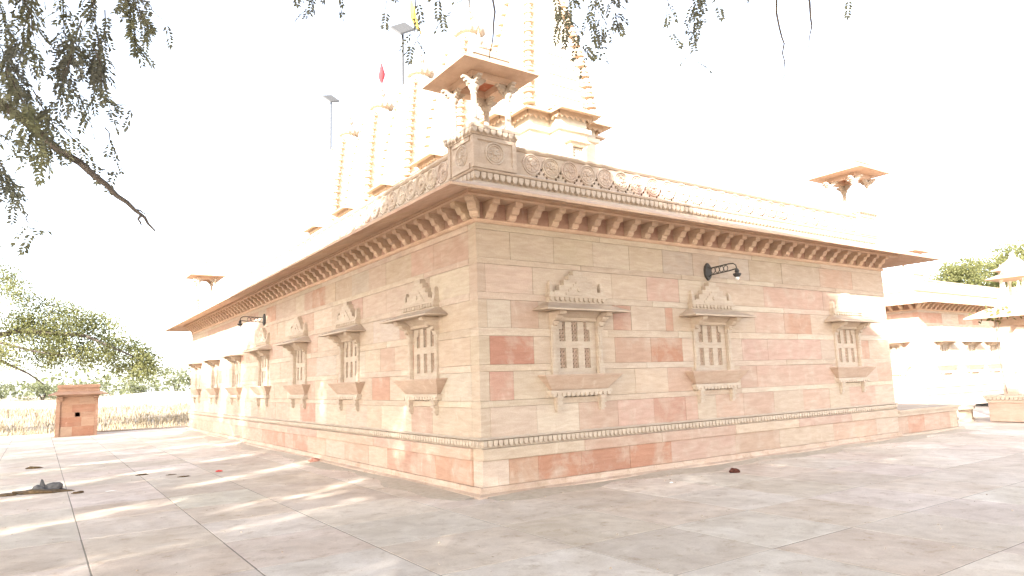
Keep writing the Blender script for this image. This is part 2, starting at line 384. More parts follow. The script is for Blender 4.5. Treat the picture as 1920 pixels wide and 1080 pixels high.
# window parts
def window_meshes():
    d = {}
    us = [-.43, -.31, -.25, -.19, -.06, .06, .19, .25, .31, .43]
    zs = [1.668, 1.765, 2.08, 2.185, 2.375, 2.49, 2.68]
    def solid(i, j):
        if j == 1 and i in (1, 2, 4, 6, 7): return False
        if j == 3 and i in (1, 2, 4, 6, 7): return False
        if j == 4 and i in (2, 4, 6): return False
        return True
    d['frame'] = gridplate(us, zs, solid, -.12, -.035).mesh('frame', M_CARVE)
    mb = MB()
    def bar(u0, z0, u1, z1, wd, o0=-.085, o1=-.06):
        dx, dz = u1 - u0, z1 - z0; L = math.hypot(dx, dz); px, pz = -dz / L * wd / 2, dx / L * wd / 2
        mb.prism([(u0 + px, z0 + pz), (u0 - px, z0 - pz), (u1 - px, z1 - pz), (u1 + px, z1 + pz)], lambda a, b: (a, -o0, b), lambda a, b: (a, -o1, b))
    for nm_, z0, z1 in (('low', 1.765, 2.08), ('high', 2.185, 2.49)):
        uc = 0; mb = MB()
        if True:
            nrow = 5; st = (z1 - z0) / nrow
            for k in range(nrow):
                a, b = z0 + k * st, z0 + (k + 1) * st
                for x0, x1 in ((uc - .06, uc), (uc, uc + .06)):
                    bar(x0, a, x1, b, .0095, -.085, -.060); bar(x0, b, x1, a, .0095, -.087, -.062)
                    cx_ = (x0 + x1) / 2
                    mb.prism([(cx_ + .011 * math.cos(t), (a + b) / 2 + .011 * math.sin(t)) for t in [k2 * math.pi / 4 for k2 in range(8)]], lambda q, z: (q, .083, z), lambda q, z: (q, .056, z))
            bar(uc, z0, uc, z1, .011, -.086, -.058)
        d[nm_] = mb.mesh('lattice', M_EAVE_S)  # browner than the frame: shade of the recess put into its colour
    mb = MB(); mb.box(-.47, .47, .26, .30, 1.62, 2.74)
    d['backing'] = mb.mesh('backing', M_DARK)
    mb = MB()
    mb.box(-.045, .045, -.03, .02, 1.668, 2.5); mb.box(-.056, .056, -.05, .02, 1.668, 1.79); mb.box(-.05, .05, -.042, .02, 1.80, 1.825)
    mb.box(-.052, .052, -.045, .02, 2.08, 2.105); mb.box(-.055, .055, -.05, .02, 2.36, 2.40); mb.box(-.062, .062, -.06, .02, 2.40, 2.43)
    mb.box(-.022, .022, -.040, .02, 1.84, 2.06); mb.box(-.022, .022, -.040, .02, 2.12, 2.34)
    d['pilaster'] = mb.mesh('pilaster', M_CARVE)
    mb = MB()
    pr = [(-.02, 2.43), (.06, 2.43), (.09, 2.455), (.095, 2.49), (.15, 2.50), (.185, 2.53), (.20, 2.565), (.26, 2.57), (.285, 2.595), (.29, 2.635), (-.02, 2.635)]
    profile_u(mb, pr, -.06, .06); profile_u(mb, [(.03, 2.40), (.10, 2.43), (.08, 2.46), (.03, 2.46)], -.035, .035)
    d['hood_bracket'] = mb.mesh('hood_bracket', M_TRIM)
    mb = MB(); profile_u(mb, [(-.02, 2.50), (.035, 2.50), (.035, 2.55), (.15, 2.64), (-.02, 2.64)], -.40, .40)
    d['lintel'] = mb.mesh('lintel', M_TRIM)
    mb = MB()
    B = .85; T = .60
    vs_ = [(-B, .03, 2.645), (B, .03, 2.645), (B, -.40, 2.632), (-B, -.40, 2.632), (-B, -.40, 2.655), (B, -.40, 2.655), (T, -.10, 2.775), (-T, -.10, 2.775), (-T, .03, 2.785), (T, .03, 2.785), (B, .03, 2.67), (-B, .03, 2.67)]
    mb.add(vs_, [(0, 3, 2, 1), (3, 4, 5, 2), (4, 7, 6, 5), (7, 8, 9, 6), (2, 5, 6, 9, 10, 1), (3, 0, 11, 8, 7, 4), (0, 1, 10, 9, 8, 11)])
    d['hood'] = mb.mesh('hood', M_TRIM)
    mb = MB(); mb.box(-.575, .575, -.075, .02, 2.772, 2.865); mb.box(-.60, .60, -.125, .02, 2.862, 2.892); mb.box(-.585, .585, -.10, .02, 2.766, 2.784)
    for k in range(12): tongue(mb, -.53 + k * .0964, 2.862, .088, .068, .07, .108)
    d['pediment_base'] = mb.mesh('pediment_base', M_CARVE)
    mb = MB()
    half = [(.48, 2.89), (.48, 2.965), (.385, 2.965), (.385, 3.05), (.29, 3.05), (.29, 3.135), (.195, 3.135), (.195, 3.215), (.10, 3.215), (.10, 3.29)]
    poly = half + [(-a, b) for a, b in reversed(half)]
    mb.prism(poly, lambda a, b: (a, .02, b), lambda a, b: (a, -.105, b))
    poly2 = [(a * .55, 2.90 + (b - 2.89) * .55) for a, b in poly]
    mb.prism(poly2, lambda a, b: (a, -.10, b), lambda a, b: (a * .97, -.118, b))
    for zc, hw in ((2.965, .44), (3.05, .345), (3.135, .25), (3.215, .155)): mb.box(-hw, hw, -.114, -.07, zc - .026, zc - .012)
    mb.prism([(.06 * math.cos(t), 2.99 + .06 * math.sin(t)) for t in [k * math.pi / 5 for k in range(10)]], lambda a, b: (a, -.10, b), lambda a, b: (a * .5, -.135, 2.99 + (b - 2.99) * .5))
    d['pediment'] = mb.mesh('pediment', M_CARVE)
    mb = MB(); mb.box(-.05, .05, -.10, .02, 2.89, 2.94); mb.box(-.034, .034, -.08, .02, 2.94, 3.05); mb.taper((.036, .05), 3.05, (.01, .02), 3.12, 0, -.03)
    d['pinnacle'] = mb.mesh('pinnacle', M_CARVE)
    mb = MB()
    mb.add([(-.56, .02, 1.43), (.56, .02, 1.43), (.56, -.055, 1.43), (-.56, -.055, 1.43), (-.775, .02, 1.645), (.775, .02, 1.645), (.775, -.19, 1.645), (-.775, -.19, 1.645)],
           [(0, 3, 2, 1), (4, 5, 6, 7), (0, 1, 5, 4), (1, 2, 6, 5), (2, 3, 7, 6), (3, 0, 4, 7)])
    mb.box(-.785, .785, -.20, .02, 1.647, 1.668)
    d['sill_tray'] = mb.mesh('sill_tray', M_EAVE_S)
    mb = MB(); mb.box(-.62, .62, -.10, .02, 1.385, 1.427); mb.box(-.60, .60, -.08, .02, 1.34, 1.384)
    for k in range(13): tongue(mb, -.55 + k * .0917, 1.386, .084, .065, .075, .105)
    d['sill_ledge'] = mb.mesh('sill_ledge', M_CARVE)
    mb = MB()
    for a, b, o, wd in ((1.30, 1.338, .095, .058), (1.255, 1.298, .075, .045), (1.215, 1.253, .09, .052), (1.17, 1.213, .062, .042), (1.135, 1.168, .075, .048), (1.10, 1.133, .05, .036)):
        mb.box(-wd, wd, -o, .02, a, b)
    d['sill_bracket'] = mb.mesh('sill_bracket', M_CARVE)
    return d
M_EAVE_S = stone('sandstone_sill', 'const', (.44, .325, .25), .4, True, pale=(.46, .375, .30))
WM = window_meshes()
def window(parent, loc, rz):
    win = link('window', WM['frame'], parent, None, None, loc, rz)
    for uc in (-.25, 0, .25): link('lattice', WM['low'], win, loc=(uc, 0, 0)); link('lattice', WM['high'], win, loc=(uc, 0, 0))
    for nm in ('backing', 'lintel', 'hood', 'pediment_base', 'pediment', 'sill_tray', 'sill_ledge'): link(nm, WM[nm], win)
    for s in (-1, 1):
        link('pilaster', WM['pilaster'], win, loc=(s * .475, 0, 0)); link('hood_bracket', WM['hood_bracket'], win, loc=(s * .47, 0, 0))
        link('pinnacle', WM['pinnacle'], win, loc=(s * .52, 0, 0)); link('sill_bracket', WM['sill_bracket'], win, loc=(s * .44, 0, 0))
    return win

# roof kiosk (chhatri)
def kiosk_meshes():
    d = {}
    mb = MB()
    # pedestal with sunk panels, outer faces at +-.39
    h = .39
    c = h - .022; mb.box(-c, c, -c, c, 4.765, 5.27)
    for sx in (-1, 1):
        for sy in (-1, 1):
            x0, x1 = sorted((sx * h, sx * (h - .075))); y0, y1 = sorted((sy * h, sy * (h - .075))); mb.box(x0, x1, y0, y1, 4.77, 5.268)
    e = h - .0755
    for s in (-1, 1):
        for z0, z1 in ((4.77, 4.85), (5.205, 5.268)):
            y0, y1 = sorted((s * (h - .002), s * (h - .06))); mb.box(-e, e, y0, y1, z0, z1); mb.box(y0, y1, -e + .06, e - .06, z0, z1)
    d['pedestal'] = mb.mesh('pedestal', M_TRIM)
    mb = MB()
    mb.box(-h - .055, h + .055, -h - .055, h + .055, 5.375, 5.42); mb.box(-h - .01, h + .01, -h - .01, h + .01, 5.272, 5.374)
    d['pedestal_cap'] = mb.mesh('pedestal_cap', M_TRIM)
    mb = MB()
    mb.box(-.06, .06, -.06, .06, 5.421, 5.53); mb.lathe([(.062, 5.53), (.068, 5.545), (.05, 5.56), (.046, 5.75), (.043, 5.93), (.055, 5.945), (.055, 5.965), (.045, 5.975), (.075, 6.02), (.085, 6.05), (.085, 6.07)], n=12)
    mb.box(-.06, .06, -.06, .06, 6.065, 6.14)
    for ax in range(2):
        for s in (-1, 1):
            pr = [(.05, 6.075), (.10, 6.08), (.12, 6.10), (.12, 6.115), (.155, 6.12), (.165, 6.14), (.165, 6.155), (.2, 6.16), (.205, 6.19), (.05, 6.19)]
            f = (lambda q: (lambda o, z: (s * o, q, z))) if ax == 0 else (lambda q: (lambda o, z: (q, s * o, z)))
            mb.prism(pr, f(-.035), f(.035))
    d['column'] = mb.mesh('column', M_CARVE)
    mb = MB(); q = .37
    for s in (-1, 1):
        mb.box(-q, q, s * .31 - .055, s * .31 + .055, 6.19, 6.29); mb.box(s * .31 - .055, s * .31 + .055, -.254, .254, 6.19, 6.29)
    d['beam'] = mb.mesh('beam', M_EAVE)
    mb = MB(); mb.box(-.26, .26, -.26, .26, 6.31, 6.33)
    d['ceiling'] = mb.mesh('ceiling', M_REDST)
    mb = MB(); e = .685
    A = lambda hh, z: [(-hh, -hh, z), (hh, -hh, z), (hh, hh, z), (-hh, hh, z)]
    rings = [A(.255, 6.34), A(.255, 6.292), A(.40, 6.292), A(e, 6.31), A(e, 6.34), A(.42, 6.46), A(.255, 6.47)]
    mb.loft(rings, cap=False); mb.add(A(.254, 6.345), [(0, 1, 2, 3)])
    d['eave'] = mb.mesh('eave', M_EAVE)
    mb = MB()
    for k, (hh, z0, z1) in enumerate(((.42, 6.452, 6.52), (.36, 6.522, 6.58), (.38, 6.582, 6.61), (.29, 6.612, 6.68), (.21, 6.682, 6.75), (.13, 6.752, 6.82))): mb.box(-hh, hh, -hh, hh, z0, z1)
    d['roof'] = mb.mesh('roof', M_CARVE)
    mb = MB(); mb.lathe([(.09, 6.82), (.13, 6.85), (.13, 6.88), (.07, 6.91), (.04, 6.93), (.07, 6.97), (.08, 7.0), (.045, 7.04), (.02, 7.07), (.035, 7.10), (.012, 7.14), (.004, 7.22)], n=12)
    d['finial'] = mb.mesh('finial', M_CARVE)
    mb = MB(); mb.lathe([(.028, 0), (.02, .03), (.032, .05), (.012, .09), (.004, .16)], n=8); d['pinnacle'] = mb.mesh('pinnacle', M_CARVE)
    return d
M_REDST = stone('red_ceiling_stone', 'const', (.40, .15, .085), .2)
KM = kiosk_meshes()
def kiosk(parent, cx, cy, detail=True):
    k = link('roof_kiosk', KM['pedestal'], parent, None, None, (cx, cy, 0))
    for nm in ('pedestal_cap', 'beam', 'ceiling', 'eave', 'roof', 'finial'): link(nm, KM[nm], k)
    for sx in (-1, 1):
        for sy in (-1, 1):
            link('column', KM['column'], k, loc=(sx * .31, sy * .31, 0)); link('pinnacle', KM['pinnacle'], k, loc=(sx * .36, sy * .36, 6.52))
    if detail:
        for rz, (a, b) in ((0, (0, -1)), (-math.pi / 2, (-1, 0))):
            r = link('roundel', ME_ROUNDEL, k, (.44, .37, .30), None, (a * .4705, b * .4705, 5.025), rz)
            for i in range(8):
                q = -.385 + i * .11; dx, dy = ((q, -.395) if rz == 0 else (-.395, q))
                link('scallop', ME_PSCAL, k, loc=(dx, dy, 5.374), rz=rz)
    return k
ME_PSCAL = scallop_mesh(.102, .095, .0, .045)

# ------------------------------------------------------------------ a wing of the temple
T_ROWS = [(.784, 1.226), (1.318, 1.736), (1.837, 2.254), (2.373, 2.788), (2.893, 3.315), (3.405, 3.826)]
B_ROWS = [(.737, .784), (1.226, 1.318), (1.736, 1.837), (2.254, 2.373), (2.788, 2.893), (3.315, 3.405), (3.826, ZT)]
b_, c_, p_, r_, d_, g_ = BEIGE, CREAM, PINK, RED, DEEP, GREY
RIGHT = {  # joints and colours read off the near face, course by course
 0: ([.17, .99, 1.81, 2.63, 3.46, 4.25, 4.56, 5.06, 5.85, 6.8, 7.78, 8.74, 9.52, 10.6], [b_, b_, c_, p_, p_, RED, p_, b_, p_, p_, b_, PINK, b_, p_, b_]),
 1: ([.17, .59, 1.19, 2.1, 3.06, 3.84, 4.48, 5.82, 6.32, 7.34, 8.97, 10.78], [b_, RED, b_, c_, b_, b_, p_, b_, PINK, p_, p_, b_, PINK]),
 2: ([.19, .98, 2.64, 3.47, 4.26, 5.93, 6.73, 8.58, 9.99, 10.51], [b_, DEEP, b_, (.40, .27, .205), DEEP, b_, p_, PINK, b_, RED, b_]),
 3: ([.16, .58, 1.09, 2.63, 3.04, 3.87, 4.06, 6.38, 7.35, 8.29, 10.2], [b_, c_, p_, b_, RED, b_, RED, b_, PINK, RED, b_, p_]),
 4: ([.14, 1.0, 2.63, 3.45, 4.26, 5.26, 6.74, 8.82, 10.12], [b_, (.465, .37, .295), c_, b_, p_, c_, b_, PINK, p_, b_]),
 5: ([.6, 1.43, 2.25, 3.07, 3.89, 4.68, 5.43, 6.33, 7.4, 8.77, 10.07], [b_, b_, b_, c_, b_, g_, b_, g_, b_, b_, p_, b_])}
def pick():
    k = R.random()
    return tint(BEIGE if k < .36 else CREAM if k < .46 else GREY if k < .54 else PINK if k < .84 else RED, .06)
def splits(u0, u1, w0, w1):
    r = [u0]
    while r[-1] < u1 - w1 * 1.3: r.append(r[-1] + R.uniform(w0, w1))
    return r[1:] + ([] if u1 - r[-1] > .2 else [])
def block_into(mb, side, u0, u1, z0, z1, depth=.22, o1=None, bev=.006, col=None, gap=.0012):
    o1 = R.uniform(-.003, .003) if o1 is None else o1
    u0 += gap; u1 -= gap; z0 += gap; z1 -= gap; b = bev
    pts = [(u0, -depth, z0), (u1, -depth, z0), (u1, -depth, z1), (u0, -depth, z1), (u0, o1 - b, z0), (u1, o1 - b, z0), (u1, o1 - b, z1), (u0, o1 - b, z1),
           (u0 + b, o1, z0 + b), (u1 - b, o1, z0 + b), (u1 - b, o1, z1 - b), (u0 + b, o1, z1 - b)]
    mb.add([side(*q) for q in pts], [(0, 1, 5, 4), (1, 2, 6, 5), (2, 3, 7, 6), (3, 0, 4, 7), (4, 5, 9, 8), (5, 6, 10, 9), (6, 7, 11, 10), (7, 4, 8, 11), (8, 9, 10, 11)], col)
OPEN = (1.668, 2.68, .43)     # window opening z0, z1, half width
def wing(root, L, Mm, ox, oy, right_wins, left_wins, near):
    """rectangular block standing at (ox,oy); near=True builds every stone"""
    SR = lambda u, o, z: (ox + u, oy - o, z)
    SL = lambda u, o, z: (ox - o, oy + u, z)
    SE = lambda u, o, z: (ox + L + o, oy + u, z)
    SN = lambda u, o, z: (ox + u, oy + Mm + o, z)
    mb = MB(); mb.box(ox + .33, ox + L - .05, oy + .33, oy + Mm - .05, 0, 4.55); mb.build('inner_wall', M_JOINT, root)
    mb = MB()
    for S, ln in ((SE, Mm), (SN, L)):
        mb.prism([(-.05, 0), (0, 0), (0, ZT + .3), (-.05, ZT + .3)], lambda o, z: S(0.05 if S is SE else 0, o, z), lambda o, z: S(ln if S is SE else ln - .05, o, z))
    mb.prism([(.3, 4.0), (L, 4.0), (L, 4.9), (.3, 4.9)], lambda a, z: (ox + a, oy + .3, z), lambda a, z: (ox + a, oy + Mm - .01, z))
    mb.build('rear_wall', M_TRIM, root)
    stuff = MB(); count = 0
    pieces = []
    for side, ln, wins, nm in ((SR, L, right_wins, 'R'), (SL, Mm, left_wins, 'L')):
        start = 0 if nm == 'R' else .222
        rows = [(k, z, 'T') for k, z in enumerate(T_ROWS)] + [(k, z, 'B') for k, z in enumerate(B_ROWS)] + [(0, (.13, .486), 'P'), (0, (.486, .655), 'M')]
        for k, (z0, z1), kind in rows:
            if nm == 'R' and near and kind == 'T': js, cs = RIGHT[k]; js = list(js)
            elif nm == 'R' and near and kind == 'P': js, cs = [.45, .97, 1.8, 2.83, 3.8, 5.51, 6.85, 8.73, 10.46], [c_, (.385, .245, .17), DEEP, DEEP, DEEP, PINK, (.40, .29, .22), b_, PINK, b_]
            elif nm == 'R' and near and kind == 'M': js, cs = [1.86, 3.57, 5.52, 7.5, 9.44], [b_, (.40, .275, .21), PINK, b_, PINK, b_]
            else:
                js = splits(start, ln, .55, 1.25) if kind in 'TP' else splits(start, ln, 1.2, 2.6); cs = None
            js = [start] + [j for j in js if start < j < ln] + [ln]
            for q in range(len(js) - 1):
                u0, u1 = js[q], js[q + 1]
                col = tint(cs[min(q, len(cs) - 1)], .04) if cs else (pick() if kind == 'T' else tint(R.choice((BEIGE, BEIGE, CREAM, (.465, .37, .295), CREAM, BEIGE)), .04) if kind == 'B' else tint(R.choice((RED, PINK, (.43, .30, .23), PINK, (.43, .30, .23), BEIGE)), .05) if kind == 'P' else tint(R.choice((BEIGE, PINK, PINK)), .05))
                if nm == 'L' and near:
                    uc = (u0 + u1) / 2
                    for (kk, ua, ub, cc) in ((1, 2.9, 3.6, RED), (2, 3.0, 3.5, PINK), (2, .2, .75, RED), (5, .3, .9, PINK), (4, .2, .8, PINK), (2, 6.7, 7.4, PINK), (3, 9.8, 10.3, PINK)):
                        if kind == 'T' and kk == k and ua <= uc <= ub: col = tint(cc, .03)
                # cut the window openings out of the course
                segs = [(u0, u1)]
                if kind in 'TB' and z1 > OPEN[0] and z0 < OPEN[1]:
                    for wv in wins:
                        ns = []
                        for a, b in segs:
                            l, r = wv - OPEN[2], wv + OPEN[2]
                            if b <= l or a >= r: ns.append((a, b)); continue
                            if a < l: ns.append((a, l))
                            if b > r: ns.append((r, b))
                        segs = ns
                zz = [(z0, z1)]
                for a, b in segs:
                    if b - a < .03: continue
                    o1 = .006 + R.uniform(-.002, .002) if kind == 'B' else (.02 + R.uniform(-.002, .002) if kind == 'P' else (.045 if kind == 'M' else None))
                    pieces.append((nm, side, a, b, z0, z1, o1, col, kind))
    # largest (nearest) stones become objects of their own
    def dist(pc):
        x, y, z = pc[1]((pc[2] + pc[3]) / 2, 0, pc[4]); return math.hypot(x - CP.x, y - CP.y)
    pieces.sort(key=dist)
    wall_part = MB()
    for i, (nm, side, a, b, z0, z1, o1, col, kind) in enumerate(pieces):
        if near and i < 298 :
            mb = MB(); block_into(mb, side, a, b, z0, z1, .22, o1, .008 if kind == 'M' else .0035); mb.build('stone_block', M_STONE, root, col, recalc=False)
        else: block_into(stuff, side, a, b, z0, z1, .22, o1, .0055, col)
    if stuff.f: stuff.build('stone_block', M_ATTR, root, kind='stuff', recalc=False)
    # footing, bead course, corbel table, eave, cornice, parapet
    def run(name, poly, m, sides='RL', miter=1, u_step=None, tone=None, kind=None):
        for nm in sides:
            ln = L if nm in 'RN' else Mm
            S = {'R': SR, 'L': SL, 'E': SE, 'N': SN}[nm]
            cuts = [0, ln]
            if u_step:
                k = max(1, round(ln / u_step)); cuts = [ln * i / k for i in range(k + 1)]
            for i in range(len(cuts) - 1):
                a, b = cuts[i], cuts[i + 1]
                m0 = miter if i == 0 else 0; m1 = miter if i == len(cuts) - 2 else 0
                g = .0015 if u_step else 0; dz = R.uniform(-.003, .003) if u_step else 0
                mb = MB(); mb.prism(poly, lambda o, z: S(a - o * m0 + (g if not m0 else 0), o, z + dz), lambda o, z: S(b + o * m1 - (g if not m1 else 0), o, z + dz))
                mb.build(name, m, root, tint(tone, .07) if tone else None, kind)
    run('footing', [(-.1, -.02), (.14, -.02), (.11, .025), (.05, .05), (.032, .128), (-.1, .128)], M_SKIRT)
    run('bead_course', [(-.1, .655), (.0, .657), (.012, .68), (.004, .70), (.004, .765), (.03, .772), (.05, .785), (.012, .808), (-.1, .808)], M_CARVE)
    run('corbel_ledge', [(-.2, 3.921), (.02, 3.921), (.045, 3.945), (.045, 3.975), (-.2, 3.975)], M_EAVE)
    run('frieze', [(-.3, 3.976), (-.012, 3.976), (-.012, 4.29), (-.3, 4.29)], M_FRIEZE)
    run('eave_beam', [(-.28, 4.236), (.29, 4.236), (.30, 4.262), (.285, 4.285), (.285, 4.325), (-.28, 4.325)], M_EAVE)
    lip = [(-.2, 4.327), (.27, 4.327), (.95, 4.118), (.952, 4.155), (.30, 4.42), (.06, 4.50), (-.2, 4.50)]
    if near:
        run('eave_slab', lip, M_EAVE_C, 'RL', 1, .95, (.52, .365, .265)); run('eave_slab', lip, M_EAVE_C, 'EN', 1, None, (.52, .365, .265))
    else: run('eave_slab', lip, M_EAVE_C, 'RLEN', 1, None, (.52, .365, .265))
    run('cornice', [(-.25, 4.50), (.06, 4.502), (.04, 4.54), (-.035, 4.56), (-.055, 4.585), (-.055, 4.71), (.0, 4.72), (.012, 4.745), (-.02, 4.77), (-.25, 4.77)], M_TRIM, 'RLEN')
    run('parapet_coping', [(-.24, 5.174), (-.085, 5.174), (-.06, 5.205), (-.06, 5.235), (-.1, 5.25), (-.24, 5.25)], M_TRIM, 'RLEN')
    run('parapet_light_stop', [(-.239, 4.773), (-.221, 4.773), (-.221, 5.171), (-.239, 5.171)], M_TRIM, 'RL')  # plate added behind the pierced panels to block light, keeping the holes dark
    if not near: run('parapet_panel', [(-.22, 4.772), (-.10, 4.772), (-.10, 5.172), (-.22, 5.172)], M_CARVE, 'RL')
    run('parapet_panel', [(-.22, 4.772), (-.10, 4.772), (-.10, 5.172), (-.22, 5.172)], M_CARVE, 'EN')
    # corbels
    for S, ln, rz, nm in ((SR, L, 0, 'R'), (SL, Mm, -math.pi / 2, 'L')):
        k = round(ln / .408)
        for i in range(k):
            u = (i + .5) * ln / k
            link('corbel', ME_CORBEL, root, tint((.52, .38, .28), .08), None, S(u, 0, 0), rz)
    link('corbel', ME_CORBEL, root, (.52, .39, .29), None, (ox, oy, 0), -math.pi / 4).scale = (1, 1.35, 1)
    if near:
        for S, ln, rz, nm in ((SR, L, 0, 'R'), (SL, Mm, -math.pi / 2, 'L')):
            u0 = .78; k = int((ln - .8) / .389)
            for i in range(k):
                u = u0 + .389 * (i + .92)          # roundel centre
                if u > ln - .2: break
                tone = tint(R.choice((CREAM, BEIGE, (.44, .345, .28), PINK)), .05)
                link('roundel', ME_ROUNDEL, root, tone, None, S(u, 0, 5.0), rz)
                link('roundel_arch', ME_ARCH, root, tone, None, S(u, 0, 4.975), rz)
                link('parapet_panel', ME_PANEL, root, tone, None, S(u + .1945 * (1 if nm == 'R' else 1), 0, 0), rz)
            mb = MB(); a = .45; b = u0 + .389 * .92
            pb = MB(); pb.prism([(-.22, 4.772), (-.10, 4.772), (-.10, 5.172), (-.22, 5.172)], lambda o, z: S(a, o, z), lambda o, z: S(b, o, z))
            pb.build('parapet_end', M_CARVE_O, root, BEIGE)
        # scallops under the cornice and beads on the plinth: near ones separate, far ones joined
        for me, wd, z, lim, nm0 in ((ME_SCAL, .114, 4.708, 190, 'scallop'), (ME_BEAD, .0885, .765, 100, 'bead')):
            items = []
            for S, ln, rz in ((SR, L, 0), (SL, Mm, -math.pi / 2)):
                k = int(ln / wd); st = ln / k
                for i in range(k):
                    u = (i + .5) * st; x, y, zz = S(u, 0, z)
                    items.append((math.hypot(x - CP.x, y - CP.y) + (0 if rz == 0 or nm0 == 'bead' else 6), (x, y, z), rz))
            items.sort()
            far = MB()
            src = [tuple(v.co) for v in me.vertices]; fcs = [tuple(p.vertices) for p in me.polygons]
            for i, (d, loc, rz) in enumerate(items):
                if i < lim: link(nm0, me, root, loc=loc, rz=rz)
                else:
                    cs_, sn = math.cos(rz), math.sin(rz)
                    far.add([(loc[0] + x * cs_ - y * sn, loc[1] + x * sn + y * cs_, loc[2] + zz) for x, y, zz in src], fcs)
            far.build(nm0, M_CARVE, root, kind='stuff', recalc=False)
    for wv in right_wins: window(root, SR(wv, 0, 0), 0)
    for wv in left_wins: window(root, SL(wv, 0, 0), -math.pi / 2)
    for cx, cy in ((.38, .38), (L - .38, .38), (.38, Mm - .38)): kiosk(root, ox + cx, oy + cy, near)
M_SKIRT = stone('sandstone_skirt', 'const', (.46, .365, .295), .5, 'floor', pale=(.45, .32, .25))
M_FRIEZE = stone('sandstone_frieze', 'const', (.36, .225, .17), .2, pale=(.40, .285, .22))

t1 = thing('temple_building', 'large pink and beige sandstone temple block in the foreground, with latticed windows and deep eave', 'building')
wing(t1, 11.43, 22.8, 0, 0, [1.82, 5.06, 9.62], [1.72 + 3.25 * k for k in range(7)], True)
t2 = thing('temple_building', 'distant sunlit sandstone temple block seen beyond the right end of the near block', 'building')
wing(t2, 11.4, 16, 24.04, 5.09, [1.85, 4.4, 6.6], [1.25, 4.5, 7.7], False)

# plinth extension at the right-hand end
pl = thing('stone_platform', 'low pink platform with a flat cap at the right end of the near block', 'platform')
js = [11.45, 11.95, 12.75, 13.5, 14.1, 14.5]
for i in range(len(js) - 1):
    mb = MB(); block_into(mb, lambda u, o, z: (u, -o, z), js[i], js[i + 1], .06, .47, .3, -.01, .006); mb.build('stone_block', M_STONE, pl, tint((PINK, RED, PINK, PINK, BEIGE)[i], .05), recalc=False)
mb = MB(); mb.box(11.45, 14.46, .32, 3.0, 0, .555); mb.box(14.47, 14.49, .01, 3.0, .06, .47); mb.build('core', M_TRIM, pl)
mb = MB(); mb.box(11.45, 14.58, -.075, 3.05, .56, .62); mb.build('cap_slab', M_TRIM, pl)
mb = MB(); mb.box(11.45, 14.53, -.03, 3.02, .475, .555); mb.build('moulding', M_CARVE, pl)
mb = MB(); mb.taper((1.6, .12), 0, (1.55, .08), .06, 13.05, .02); mb.build('footing', M_TRIM, pl)

